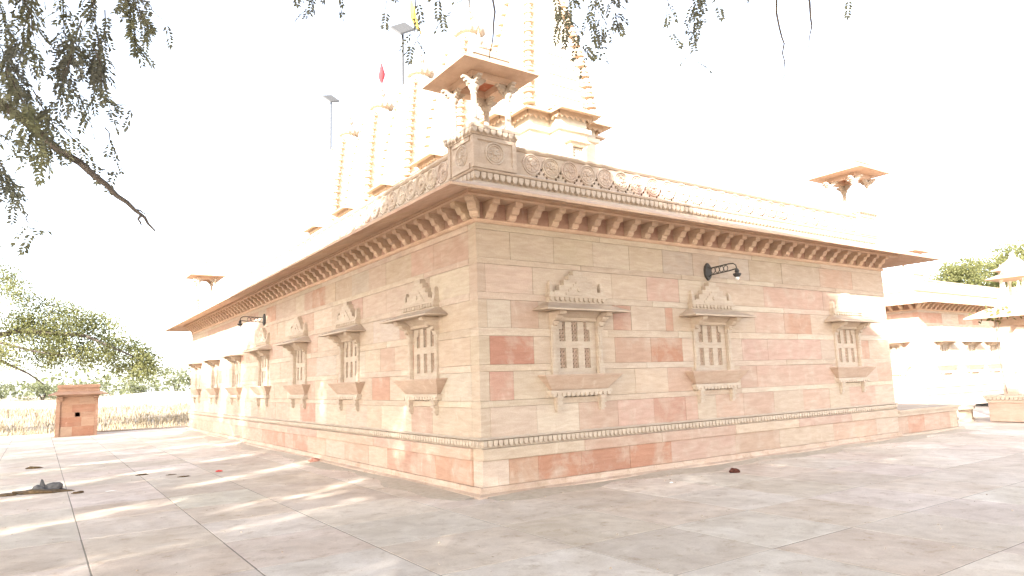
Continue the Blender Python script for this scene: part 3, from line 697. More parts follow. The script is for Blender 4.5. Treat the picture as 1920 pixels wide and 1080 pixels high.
# ------------------------------------------------------------------ shrine towers
def plan(a, b, p, z, cx=0, cy=0):
    q = [(-a, -a), (-b, -a), (-b, -p), (b, -p), (b, -a), (a, -a), (a, -b), (p, -b), (p, b), (a, b), (a, a), (b, a), (b, p), (-b, p), (-b, a), (-a, a), (-a, b), (-p, b), (-p, -b), (-a, -b)]
    return [(cx + x, cy + y, z) for x, y in q]
def spire_meshes():
    d = {}
    mb = MB(); mb.loft([plan(1.02, .42, 1.38, 4.85), plan(1.02, .42, 1.38, 7.86)])
    d['shrine_wall'] = mb.mesh('shrine_wall', M_PALE)
    mb = MB()
    for z0, z1, e in ((5.0, 5.25, .14), (5.25, 5.36, .20), (5.36, 5.55, .10), (5.72, 5.80, .13), (5.80, 5.86, .18), (7.4, 7.5, .08)):
        mb.loft([plan(1.02 + e, .42 + e, 1.38 + e, z0), plan(1.02 + e, .42 + e, 1.38 + e, z1 - .004)])
    d['plinth_moulding'] = mb.mesh('plinth_moulding', M_PALE)
    mb = MB(); mb.loft([plan(1.0, .40, 1.36, 7.86), plan(1.34, .62, 1.74, 7.775), plan(1.34, .62, 1.74, 7.81), plan(1.04, .42, 1.40, 7.98)])
    d['eave'] = mb.mesh('eave', M_ORANGE)
    mb = MB()
    ring = plan(1.14, .50, 1.50, 0)
    for i in range(20):
        a, b = Vector(ring[i]), Vector(ring[(i + 1) % 20]); L = (b - a).length; k = max(2, round(L / .16)); dv = (b - a) / k; nrm = Vector((dv.y, -dv.x, 0)).normalized() * .02
        for j in range(k):
            p0 = a + dv * j; p1 = a + dv * (j + 1); mid = (p0 + p1) / 2; tp, bt = 7.83, 7.66
            vs_ = []
            for s in (-1, 1):
                vs_ += [(p0 + nrm * s) + Vector((0, 0, tp)), (p1 + nrm * s) + Vector((0, 0, tp)), (p1 + nrm * s) + Vector((0, 0, bt + .07)), (mid + nrm * s) + Vector((0, 0, bt)), (p0 + nrm * s) + Vector((0, 0, bt + .07))]
            mb.add(vs_, [(0, 1, 2, 3, 4), (9, 8, 7, 6, 5), (2, 3, 8, 7), (3, 4, 9, 8)])
    d['valance'] = mb.mesh('valance', M_ORANGE)
    prof = [(7.98, 1.03), (8.3, 1.0), (8.9, .94), (9.5, .855), (10.1, .75), (10.7, .635), (11.2, .53), (11.6, .44), (11.72, .40)]
    def A(z):
        for (z0, a0), (z1, a1) in zip(prof, prof[1:]):
            if z0 <= z <= z1: return a0 + (a1 - a0) * (z - z0) / (z1 - z0)
        return prof[-1][1]
    mb = MB(); mb.loft([plan(a * .93, a * .5, a * 1.16, z) for z, a in prof])
    for k in range(13):
        z = 8.05 + k * .28; a = A(z); mb.loft([plan(a * .95, a * .47, a * 1.19, z), plan(A(z + .05) * .95, a * .47, a * 1.19, z + .05)])
    d['tower'] = mb.mesh('tower', M_PALE)
    mb = MB(); mb.lathe([(.10, 0), (.15, .02), (.165, .05), (.15, .08), (.10, .095), (.09, .13), (.12, .15), (.12, .175), (.085, .185), (.08, .26)], n=10)
    d['rib_block'] = mb.mesh('rib_block', M_ORANGE)  # deeper tan than the tower: underside shade put into the rib colour
    mb = MB()
    mb.lathe([(.36, 11.70), (.36, 11.82), (.30, 11.84), (.30, 11.90), (.40, 11.93), (.475, 12.0), (.49, 12.06), (.46, 12.13), (.38, 12.18), (.30, 12.20), (.30, 12.24)], n=48, ribs=16, amp=.045)
    d['crown_disc'] = mb.mesh('crown_disc', M_CARVE, smooth=False)
    mb = MB()
    for k in range(14):
        a = 2 * math.pi * k / 14; mb.lathe([(.012, 12.2), (.04, 12.23), (.02, 12.27), (.002, 12.31)], .36 * math.cos(a), .36 * math.sin(a), n=6)
    d['crown_bead'] = mb.mesh('crown_bead', M_CARVE)
    mb = MB(); mb.lathe([(.22, 12.24), (.26, 12.30), (.16, 12.36), (.08, 12.40), (.15, 12.46), (.17, 12.53), (.10, 12.62), (.05, 12.66), (.09, 12.70), (.04, 12.76), (.06, 12.80), (.02, 12.86), (.035, 12.90), (.008, 13.05)], n=14)
    d['finial'] = mb.mesh('finial', M_CARVE)
    # little projecting balcony window
    mb = MB()
    mb.box(-.24, .24, -.16, .02, 6.32, 6.42); mb.taper((.14, .06), 6.20, (.24, .10), 6.318, 0, -.05)
    for s in (-1, 1): mb.box(s * .2 - .035, s * .2 + .035, -.15, .02, 6.42, 7.0)
    mb.box(-.23, .23, -.16, .02, 7.0, 7.08); mb.taper((.33, .16), 7.082, (.2, .06), 7.2, 0, -.10); mb.box(-.16, .16, -.08, .02, 7.2, 7.3); mb.box(-.165, .165, -.12, .0, 6.42, 6.72)
    d['balcony_window'] = mb.mesh('balcony_window', M_PALE)
    mb = gridplate([-.165 + .033 * i for i in range(11)], [6.73 + .035 * j for j in range(8)], lambda i, j: not (i % 2 and j % 2), .06, .09)
    d['balcony_lattice'] = mb.mesh('balcony_lattice', M_CARVE)
    return d, A
M_ORANGE = stone('orange_eave_stone', 'const', (.45, .33, .235), .3, False, pale=(.49, .39, .295))
SM, SA = spire_meshes()
def spire(cx, cy, label):
    t = thing('temple_spire', label, 'spire', (cx, cy, 0), 0, 'row of temple spires above the roof')
    for nm in ('shrine_wall', 'plinth_moulding', 'eave', 'valance', 'tower', 'crown_disc', 'finial'): link(nm, SM[nm], t)
    link('crown_bead', SM['crown_bead'], t, kind='stuff')
    for sx, sy in ((-1, -1), (1, -1), (-1, 1)):
        for k in range(13):
            z = 8.02 + k * .28; a = SA(z) * .96; o = link('rib_block', SM['rib_block'], t, loc=(sx * a, sy * a, z)); s = .55 + .45 * (SA(z) / 1.03); o.scale = (s, s, 1)
    for rz, off in ((0, (0, -1.38)), (-math.pi / 2, (-1.38, 0))):
        w_ = link('balcony_window', SM['balcony_window'], t, loc=(off[0], off[1], 0), rz=rz); link('balcony_lattice', SM['balcony_lattice'], w_)
    return t
SL_ = ['largest pale stone spire, right behind the corner kiosk, its tip out of view',
       'pale spire behind the left edge of the kiosk roof, its crown disc showing above',
       'pale stone spire with the saffron flag above it, left of the corner kiosk',
       'pale stone spire topped by a furled red flag, fourth along the roof from the right',
       'leftmost and smallest looking pale stone spire, ending in a bare beaded finial']
for c, l in zip((4.97, 8.22, 11.47, 14.72, 17.97), SL_): spire(5, c, l)

# flags on their poles
def flag(name, label, x, y, z0, h, me, m, group='flags on the spires'):
    t = thing(name, label, 'flag', (x, y, 0), 0, group)
    mb = MB(); mb.tube([(0, 0, z0), (0, 0, z0 + h)], .014, 6); mb.build('pole', M_STEEL, t)
    me.build('cloth', m, t, smooth=True)
mb = MB(); n = 9
rings = []
for k in range(n):
    f = k / (n - 1); z = 13.78 - f * .85; r = .02 + .085 * math.sin(math.pi * min(1, f * 1.05)) * (.55 + f); rings.append([(.03 + r * math.cos(a) * (1 + .3 * math.sin(3 * a + f * 7)), r * math.sin(a), z) for a in [2 * math.pi * i / 10 for i in range(10)]])
mb.loft(rings); flag('temple_flag', 'furled dark red flag hanging down its pole on a spire', 5, 14.72, 12.9, 1.1, mb, M_REDCLOTH)
mb = MB()
for i in range(7):
    for j in range(4):
        u = i / 6; mb.v.append((-.16 + u * .42, .05 * math.sin(u * 6 + j), 14.55 - u * .9 + (j / 3 - .5) * .75 * (1 - u * .75) - .1))
for i in range(6):
    for j in range(3): mb.f.append((i * 4 + j, i * 4 + j + 1, i * 4 + j + 5, i * 4 + j + 4)); mb.c.append(None)
flag('temple_flag', 'saffron yellow flag drooping from its pole high above a spire', 4.9, 11.6, 12.9, 2.2, mb, M_YELCLOTH)

# floodlight poles on the roof, each rising from a stone pinnacle
def floodlight(label, x, y, z0, z1, tilt, hw):
    t = thing('floodlight_pole', label, 'floodlight', (x, y, 0), 0, 'floodlight poles along the roof')
    mb = MB(); mb.lathe([(.30, 4.85), (.30, 5.4), (.2, 5.5), (.16, z0 - .8), (.2, z0 - .75), (.24, z0 - .55), (.15, z0 - .3), (.05, z0)], n=10); mb.build('pinnacle', M_PALE, t)
    mb = MB(); mb.tube([(0, 0, z0 - .1), (0, 0, z1)], .045, 8); mb.build('pole', M_STEEL, t)
    mb = MB(); c, s = math.cos(tilt), math.sin(tilt)
    hx, hy, hz = hw, .20, .04
    vs_ = []
    for a in (-1, 1):
        for b in (-1, 1):
            for d in (-1, 1): vs_.append((a * hx * .74 - b * hy * .67, a * hx * .67 * .2 + b * hy * .74, z1 + .1 + a * hx * s + d * hz + b * .16))
    mb.add(vs_, [(0, 1, 3, 2), (4, 6, 7, 5), (0, 4, 5, 1), (2, 3, 7, 6), (0, 2, 6, 4), (1, 5, 7, 3)]); mb.build('lamp_head', M_STEEL, t)
floodlight('grey floodlight on a tall roof pole at the far left, beside the last spire', 5.0, 20.2, 12.0, 14.3, .25, .30)
floodlight('grey tilted floodlight panel on a roof pole left of the corner kiosk roof', 5.2, 13.2, 12.3, 14.45, .5, .42)
floodlight('pale pole rising out of the top of the picture behind the second spire', 5.6, 9.15, 12.2, 17, .3, .4)
an = tag(MB().tube([(11.35, .35, 5.6), (11.72, .28, 6.62)], .012, 6).tube([(11.52, .33, 6.60), (11.95, .22, 6.61)], .014, 6).build('antenna', M_STEEL), 'thin leaning aerial with a crossbar beside the right roof kiosk', 'antenna')

# ------------------------------------------------------------------ bracket lamps
def wall_lamp(label, loc, rz):
    t = thing('wall_lamp', label, 'lamp', loc, rz, 'iron bracket lamps on the temple walls')
    mb = MB()
    pts = [(.085 * math.sin(a) * (1.15 if abs(math.cos(a)) < .8 else .8), .17 * math.cos(a)) for a in [2 * math.pi * k / 14 for k in range(14)]]
    mb.prism(pts, lambda a, b: (a, -.004, b), lambda a, b: (a * .9, -.045, b * .95)); mb.build('back_plate', M_IRON, t)
    mb = MB()
    mb.tube([(0, -.04, .075), (0, -.09, .058), (0, -.50, .075), (0, -.60, .07), (0, -.655, .03), (0, -.67, -.035)], .011, 6)
    mb.tube([(0, -.04, -.10), (0, -.09, -.07), (0, -.50, -.052), (0, -.67, -.035)], .011, 6); mb.build('arm', M_IRON, t)
    mb = MB()
    for k, yc in enumerate((-.15, -.245, -.34, -.435)):
        pts = [(0, yc + .046 * math.cos(a), .004 + .052 * math.sin(a)) for a in [2 * math.pi * i / 12 for i in range(13)]]; mb.tube(pts, .007, 5)
    mb.build('scroll_ring', M_IRON, t)
    mb = MB(); mb.lathe([(.012, -.03), (.03, -.05), (.045, -.085), (.03, -.10), (.035, -.115)], 0, -.67, 12); mb.lathe([(.07, -.125), (.075, -.14), (.055, -.175), (.03, -.19)], 0, -.67, 12)
    mb.build('lamp_shade', M_IRON, t)
    mb = MB(); mb.lathe([(.028, -.188), (.038, -.21), (.028, -.235), (.008, -.245)], 0, -.67, 10); mb.build('bulb', M_GLASS, t, smooth=True)
wall_lamp('dark iron bracket lamp with ringed arm above the middle window of the right wall', (5.06, 0, 3.5), 0)
wall_lamp('dark iron bracket lamp sticking out under the eave of the long left wall', (0, 11.44, 3.52), -math.pi / 2)

# ------------------------------------------------------------------ stone hut on the terrace edge
M_HUTB = stone('hut_block', 'obj', vary=.3, pale=(.36, .255, .18))
hut = thing('stone_hut', 'small square red sandstone hut with a flat stepped roof and one tiny square hole', 'hut', (-3.85, 24.2, 0), rad(-3))
mb = gridplate([-.66, -.09, .075, .66], [.0, .74, .90, 1.52], lambda i, j: not (i == 1 and j == 1), .50, .66); mb.build('front_wall', M_HUT, hut)
mb = MB(); mb.box(-.66, -.52, -.498, .66, 0, 1.52); mb.box(.52, .66, -.498, .66, 0, 1.52); mb.box(-.518, .518, .52, .66, 0, 1.52); mb.build('side_wall', M_HUT, hut)
for q in ((-.72, -.58, -.70, -.56), (.585, .675, -.68, -.58)):
    mb = MB(); mb.box(*q, 0, 1.50); mb.build('corner_pilaster', M_HUT, hut)
mb = MB(); mb.taper((.98, .98), 1.585, (.99, .99), 1.61); mb.taper((.985, .985), 1.61, (.72, .72), 1.72); mb.taper((.70, .70), 1.522, (.75, .75), 1.584); mb.build('eave', M_HUT, hut)
mb = MB(); mb.box(-.70, .70, -.70, .70, 1.722, 1.80); mb.box(-.67, .67, -.67, .67, 1.80, 1.86); mb.box(-.71, .71, -.71, .71, 1.86, 1.98); mb.build('roof', M_HUT, hut)
for s in (-1, 1):
    mb = MB(); profile_u(mb, [(.66, 1.34), (.70, 1.36), (.74, 1.44), (.86, 1.47), (.88, 1.52), (.66, 1.52)], s * .58 - .07, s * .58 + .07); mb.build('bracket', M_HUT, hut)
for k, (z0, z1) in enumerate(((0.02, .36), (.38, .72), (.92, 1.2), (1.22, 1.5))):
    xs_ = [-.56, R.uniform(-.2, .25), .56]
    for i in range(2):
        mb = MB(); block_into(mb, lambda u, o, z: (u, -o, z), xs_[i], xs_[i + 1], z0, z1, -.655, .668, .005); mb.build('stone_block', M_HUTB, hut, tint(R.choice(((.32, .19, .125), (.30, .155, .10), (.34, .225, .155), (.35, .25, .18))), .05))

# ------------------------------------------------------------------ right-hand pavilion on its platform
pv = thing('stone_platform', 'pink stone platform with beaded top edge at the right edge of the picture', 'platform')
jy = [.32, -.9, -2.2, -3.4, -4.7, -6.0]
for i in range(5):
    for z0, z1 in ((.02, .55),):
        mb = MB(); block_into(mb, lambda u, o, z: (17.2 - o, .32 - u, z), .32 - jy[i], .32 - jy[i + 1], z0, z1, .3, 0, .006); mb.build('stone_block', M_STONE, pv, tint(PINK, .05))
mb = MB(); mb.box(17.5, 22, -6, .30, 0, .70); mb.build('core', M_TRIM, pv)
mb = MB(); mb.box(17.12, 22, -6, .40, .70, .755); mb.box(17.16, 22, -6, .36, .552, .698); mb.build('cap_slab', M_CARVE, pv)
mb = MB()
for k in range(60):
    y = .33 - k * .105; mb.prism([(-.045, 0), (.045, 0), (.045, -.05), (0, -.085), (-.045, -.05)], lambda a, b: (17.16, y + a, .70 + b), lambda a, b: (17.125, y + a, .70 + b))
mb.build('bead', M_CARVE, pv, kind='stuff')
pav = thing('pavilion', 'open stone pavilion with sloping red eave and small domed kiosk at the right edge', 'pavilion', (17.4, -.2, .757))
for y in (-.0, -2.2, -4.4):
    mb = MB(); mb.box(.0, .34, y - .17, y + .17, 0, .32); mb.box(.05, .29, y - .12, y + .12, .32, 1.75); mb.taper((.13, .13), 1.75, (.24, .24), 1.95, .17, y); mb.box(.02, .32, y - .15, y + .15, .62, .68); mb.build('column', M_STONE, pav, tint(PINK, .05))
mb = MB(); mb.box(.0, .34, -5, .2, 1.952, 2.12); mb.box(.35, 4, -.14, .2, 1.952, 2.12); mb.build('beam', M_EAVE, pav)
mb = MB()
A = lambda e, z: [(-e, -5 - e, z), (4, -5 - e, z), (4, .2 + e, z), (-e, .2 + e, z)]
mb.loft([A(.0, 2.40), A(.0, 2.30), A(.55, 2.17), A(.55, 2.205), A(.1, 2.46)]); mb.build('eave', M_EAVE, pav)
mb = MB(); mb.box(.05, 4, -5, .15, 2.462, 2.62); mb.build('parapet', M_STONE, pav, PINK)
mb = MB(); mb.box(.2, 1.0, -.62, .10, 2.622, 2.78)
for x in (.3, .9):
    for y in (-.54, .0): mb.lathe([(.05, 2.78), (.04, 2.9), (.04, 3.2), (.07, 3.28)], x, y, 8)
mb.build('kiosk_base', M_PALE, pav)
mb = MB(); mb.taper((.62, .58), 3.30, (.36, .34), 3.42, .6, -.27); mb.taper((.36, .36), 3.28, (.62, .58), 3.298, .6, -.27); mb.build('kiosk_eave', M_ORANGE, pav)
mb = MB(); mb.lathe([(.30, 3.42), (.34, 3.50), (.33, 3.62), (.26, 3.76), (.14, 3.88), (.05, 3.95), (.06, 3.99), (.01, 4.1)], .6, -.27, 16); mb.build('dome', M_PALE, pav, smooth=True)
be = thing('stone_bench', 'small stone slab bench in the sun between the two platforms', 'bench', (17.75, 1.15, 0), rad(20))
mb = MB(); mb.box(-.85, .75, -.24, .24, .36, .43); mb.build('seat', M_TRIM, be)
for x in (-.55, .48):
    mb = MB(); mb.box(x - .06, x + .06, -.16, .16, .05, .36); mb.box(x - .1, x + .1, -.2, .2, 0, .05); mb.build('leg', M_TRIM, be)

# ------------------------------------------------------------------ foliage
def rv(s=1): return Vector((R.gauss(0, 1), R.gauss(0, 1), R.gauss(0, 1))).normalized() * s
def leaf(mb, p, d, nrm, L, W):
    d = d.normalized(); sd_ = d.cross(nrm)
    if sd_.length < 1e-4: sd_ = d.orthogonal()
    sd_.normalize(); q = p + d * L
    mb.v += [tuple(p), tuple(p + d * L * .45 + sd_ * W), tuple(q), tuple(p + d * L * .45 - sd_ * W)]
    b = len(mb.v) - 4; mb.f.append((b, b + 1, b + 2, b + 3)); mb.c.append(None)
def spray(mb, p, d, L, pairs, ll, lw):
    """pinnate leaf: leaflets in pairs along a drooping midrib"""
    d = d.normalized(); side = d.cross(Vector((0, 0, 1)) + rv(.35))
    if side.length < .05: side = d.orthogonal()
    side.normalize(); pos = p.copy()
    for k in range(pairs):
        pos = pos + d * (L / pairs); d = (d + Vector((0, 0, -.10)) + rv(.04)).normalized()
        for s in (-1, 1):
            ld = (side * s + d * .75 + rv(.22)).normalized(); leaf(mb, pos, ld, rv(.5) + side.cross(d), ll * R.uniform(.75, 1.1), lw)
    leaf(mb, pos, d, rv(), ll, lw)
def crown_clump(mb, c, r, n, L, W, droop=.3, face=0):
    for _ in range(n):
        p = c + Vector((R.gauss(0, r * .5), R.gauss(0, r * .5), R.gauss(0, r * .38))); d = rv() + Vector((0, 0, -droop)); leaf(mb, p, d, rv() + SUN * face, L * R.uniform(.6, 1.3), W)

# --- the big tree the picture is taken under
ft = thing('foreground_tree', 'big feathery-leaved tree overhead, bare bough and leafy sprays hanging into the top left', 'tree', (-9.4, -7.6, 0))
O = Vector((-9.4, -7.6, 0))
loc_ = lambda pts: [tuple(Vector(p) - O) for p in pts]
mb = MB(); mb.tube(loc_([(-9.4, -7.6, -.3), (-9.4, -7.6, .0), (-9.35, -7.55, .6), (-9.2, -7.4, 1.8), (-9.1, -7.1, 3.0), (-8.9, -6.8, 3.6)]), [.55, .46, .36, .30, .27, .24], 14); mb.build('trunk', M_BARK, ft, smooth=True)
def bough(pts, r0, r1, name='branch', nn=9):
    # wobble between the given points
    out = [Vector(pts[0])]
    for a, b in zip(pts, pts[1:]):
        a, b = Vector(a), Vector(b); k = max(2, int((b - a).length / .22))
        for i in range(1, k + 1): out.append(a.lerp(b, i / k) + (rv(.018) if i < k else Vector()))
    rr = [r0 + (r1 - r0) * i / (len(out) - 1) for i in range(len(out))]
    mb = MB(); mb.tube(loc_(out), rr, nn); mb.build(name, M_BARK, ft, smooth=True)
bough([(-8.9, -6.8, 3.5), (-7.6, -4.6, 4.15), (-6.4, -3.2, 4.1), (-5.64, -2.85, 3.67), (-5.46, -2.95, 3.51), (-5.22, -3.08, 3.29), (-5.01, -3.2, 3.11), (-4.86, -3.28, 2.96), (-4.74, -3.34, 2.84), (-4.64, -3.39, 2.74), (-4.58, -3.42, 2.65)], .085, .006)
bough([(-4.70, -3.36, 2.79), (-4.66, -3.30, 2.805), (-4.60, -3.26, 2.80)], .008, .003, 'twig', 5)
bough([(-4.66, -3.385, 2.755), (-4.665, -3.38, 2.71), (-4.65, -3.38, 2.685)], .010, .003, 'twig', 5)
bough([(-8.9, -6.8, 3.6), (-7.5, -6.4, 5.0), (-5.5, -5.6, 5.9), (-3.0, -5.2, 5.95), (-.4, -6.0, 5.7), (1.5, -6.8, 5.9)], .17, .03)
bough([(-8.9, -6.8, 3.6), (-8.2, -5.2, 5.0), (-6.6, -3.0, 6.0), (-4.2, -2.2, 6.4)], .15, .03)
bough([(-9.0, -7, 3.4), (-10.2, -8.6, 5.2), (-10.5, -10.5, 6.6)], .15, .04); bough([(-9.0, -7, 3.4), (-11, -5.4, 5.3), (-12.5, -3.0, 6.5)], .14, .04)
bough([(-5.5, -5.6, 5.9), (-4.5, -8, 7), (-2, -10, 7.6)], .09, .02); bough([(-7.5, -6.4, 5.0), (-6.5, -8.5, 7), (-5, -10.5, 8.2)], .1, .02); bough([(-6.6, -3.0, 6.0), (-5.6, -3.6, 7.4), (-3.6, -4.2, 8.6)], .07, .02)
lv = MB()
def px(u, v, d): return CP + CF * d + CR * ((u - 960) / 1282.3 * d) - CU * ((v - 540) / 1282.3 * d)
# twigs that droop out of the crown at the upper left, with pinnate leaves along them
def drooping(start, end, n, ll=.045, lw=.0095, pairs=7, L=.15, twig=.005):
    a, b = Vector(start), Vector(end); pts = []
    for i in range(9):
        f = i / 8; pts.append(a.lerp(b, f) + Vector((0, 0, -.10 * math.sin(math.pi * f))) * 0 + rv(.012))
    mb = MB(); mb.tube(loc_(pts), [twig * (1 - .7 * i / 8) for i in range(9)], 5); mb.build('twig', M_BARK, ft)
    for k in range(n):
        f = (k + R.random()) / n; q = a.lerp(b, f); spray(lv, q - O, (b - a).normalized() * .5 + rv(.8) + Vector((0, 0, -.45)), L * R.uniform(.7, 1.15), pairs, ll, lw)
DR = [((40, -60), (70, 120), 22), ((110, -60), (140, 190), 26), ((170, -70), (190, 150), 24), ((230, -60), (255, 90), 22), ((70, -40), (10, 210), 22), ((150, 40), (95, 235), 22), ((200, 20), (165, 225), 18),
      ((-20, 60), (60, 180), 22), ((10, 130), (70, 230), 16), ((-20, -40), (30, 100), 22), ((240, -30), (275, 60), 14), ((120, 60), (185, 130), 16), ((60, 170), (110, 250), 12), ((40, 210), (70, 300), 14), ((85, 250), (100, 290), 10),
      ((180, 90), (205, 215), 9), ((100, 225), (195, 320), 7), ((-10, 290), (35, 370), 12), ((5, 320), (30, 385), 6), ((205, 190), (250, 205), 2), ((50, 400), (66, 450), 5), ((200, 240), (225, 335), 4), ((250, -20), (312, 45), 4), ((-30, 240), (25, 260), 8)]
for (a, b, n) in DR:
    d0 = R.uniform(4.0, 5.4); drooping(px(*a, d0 + .1), px(*b, d0), int(n * 1.15))
# sprays hanging in along the top edge
TOP = [((590, -40), (585, 25), 7), ((630, -40), (640, 30), 6), ((610, -30), (570, 30), 4), ((790, 60), (765, 105), 4), ((815, -30), (835, 45), 6), ((735, -30), (720, 40), 2), ((785, -20), (770, 110), 6), ((1075, -40), (1058, 60), 16), ((1060, 20), (1105, 110), 12), ((1040, -20), (1050, 50), 8), ((1110, -40), (1130, 70), 15), ((1140, -30), (1160, 50), 14), ((1100, 10), (1128, 105), 10), ((1300, -40), (1305, 60), 14), ((1320, -30), (1310, 60), 10), ((1300, 50), (1303, 115), 6),
       ((1250, -30), (1255, 80), 5), ((1350, -30), (1345, 15), 4), ((1410, -30), (1412, 8), 2), ((1600, -30), (1590, 5), 3), ((540, -40), (570, 5), 2), ((880, -30), (845, 30), 4)]
for (a, b, n) in TOP:
    d0 = R.uniform(4.6, 5.4); drooping(px(*a, d0 + .05), px(*b, d0), max(2, int(n * .72)), .042, .0098, 6, .13, .004)
for pts in ([(928, -30), (928, 22), (925, 60), (922, 85), (917, 112)], [(1448, -30), (1456, 25), (1466, 70), (1467, 100), (1470, 130), (1465, 154)], [(1512, -30), (1520, 35), (1521, 55), (1516, 90)]):
    P3 = [px(*q, 5.0 + .05 * i) for i, q in enumerate(pts)]
    bough(P3, .009, .003, 'twig', 6)
lv.build('leaf_spray', M_LEAF, ft, kind='stuff', recalc=False)
# the shading crown above and behind the viewer
crown = MB(); crown2 = MB()
def visible(p, mgn=150):
    q = p - CP; d = q.dot(CF)
    if d < .15: return False
    return abs(q.dot(CR) / d * 1282.3) < 960 + mgn and -540 - mgn < q.dot(CU) / d * 1282.3 < 540 + mgn
def top_r(x): 
    pts = [(-1, 5.35), (0, 5.35), (2.8, 5.2), (4.5, 4.7), (6, 4.35), (9, 3.4), (9.3, 2.6), (11.4, 2.2), (14.6, 1.3), (16, .8)]
    for (a, za), (b, zb) in zip(pts, pts[1:]):
        if a <= x <= b: return za + (zb - za) * (x - a) / (b - a)
    return 0
def top_l(y):
    pts = [(0, 5.2), (3, 5.1), (5, 4.6), (9, 4.0), (12, 3.4), (15, 2.3), (23, 2.1)]
    for (a, za), (b, zb) in zip(pts, pts[1:]):
        if a <= y <= b: return za + (zb - za) * (y - a) / (b - a)
    return 0
def place(mbx, tgt, zlo, zhi, base, n=16, r=.36, L=.17, W=.05):
    for _ in range(8):
        z = R.uniform(zlo, zhi)
        if z < tgt.z + .8: continue
        c = tgt + SUN * ((z - tgt.z) / SUN.z)
        if not visible(c): crown_clump(mbx, c - base, r, n, L, W); return
def streak(x, y):
    a, b = (x * 1.67 + y) / 1.946, (-x + y * 1.67) / 1.946
    return .62 * math.sin(b * 4.6 + 1.4 * math.sin(a * .5 + 1) ) + .5 * math.sin(b * 2.3 - a * .55 + 2) + .25 * math.sin(a * 1.3 + b)
def gap(x, y, s=1.0): return math.sin(x * 2.1 * s + 1.3 * math.sin(y * 1.7 * s)) * math.sin(y * 2.6 * s + 1.1 * math.sin(x * 1.3 * s + 2))
for _ in range(3600):                                         # right wall and its plinth
    x = R.uniform(-.6, 15.5); z = R.uniform(0, 5.3)
    if z > top_r(x) - .12: continue
    place(crown, Vector((x, 0, z)), 6, 11, O)
for _ in range(5200):                                         # paving in front of the right wall
    x = R.uniform(-4.5, 17); y = R.uniform(-8.5, 0)
    if x < .6 and streak(x, y) > .30 and R.random() > .2: continue
    place(crown, Vector((x, y, 0)), 5.5, 10, O)
for _ in range(2600):
    place(crown, Vector((R.uniform(-1, 9), R.uniform(-8.5, -2.5), 0)), 5.5, 14, O)
for _ in range(5200):                                          # left wall, nearer half
    y = R.uniform(0, 11); z = R.uniform(0, 5.2)
    if z > top_l(y): continue
    if z < 2.1 and gap(y * 1.4, z * .35) > .28 and R.random() > .22: continue
    place(crown, Vector((0, y, z)), 6, 10.5, O)
for _ in range(1300):                                          # pavilion platform at the right
    place(crown, Vector((17.15, R.uniform(-5, .5), R.uniform(0, .75))), 6, 11, O)
crown.build('crown', M_LEAF, ft, kind='stuff', recalc=False)
O2 = Vector((-15, 7, 0))
st = thing('shade_tree', 'large tree standing out to the left of the terrace, dappling the paving with shade', 'tree', tuple(O2))
mb = MB(); mb.tube([(0, 0, -.5), (0, 0, 0), (.1, .1, 1.5), (.3, .2, 3.2), (.9, .7, 5), (1.6, 1.4, 6.5)], [.6, .45, .34, .3, .2, .08], 12); mb.tube([(.3, .2, 3.0), (-1, 2, 4.6), (-.4, 5, 6.2)], [.2, .15, .05], 8); mb.tube([(.3, .2, 3.0), (1.5, -2, 4.6), (2.6, -4.4, 6.4)], [.2, .15, .05], 8)
mb.build('trunk', M_BARK, st, smooth=True)
for _ in range(9000):
    x = R.uniform(-8.5, .3); y = R.uniform(-5, 24.5)
    if streak(x, y) > .30 and R.random() > .16: continue
    place(crown2, Vector((x, y, 0)), 5.5, 11, O2)
for _ in range(2600):
    y = R.uniform(7, 23); z = R.uniform(0, 4)
    if z > top_l(y) or (gap(y * 1.1, z * .35) > .3 and R.random() > .25): continue
    place(crown2, Vector((0, y, z)), 6.5, 13, O2)
for _ in range(600):
    place(crown2, Vector((R.uniform(-4.7, -2.9), 23.5, R.uniform(0, 1.7))), 5, 9.5, O2)
crown2.build('crown', M_LEAF, st, kind='stuff', recalc=False)

def far_tree(name, label, base, trunk_pts, clumps, n, L, W, m, r0=.3, group=None, cat='tree', droop=.5):
    t = thing(name, label, cat, base, 0, group)
    mb = MB()
    for pts, rr in trunk_pts: mb.tube(pts, [rr * (1 - .8 * i / (len(pts) - 1)) for i in range(len(pts))], 8)
    mb.build('trunk', M_BARK, t, smooth=True)
    mb = MB()
    for (x, y, z, r) in clumps: crown_clump(mb, Vector((x, y, z)), r, int(n * r * r), L, W, droop, 1.3)
    mb.build('crown', m, t, kind='stuff', recalc=False)
    return t
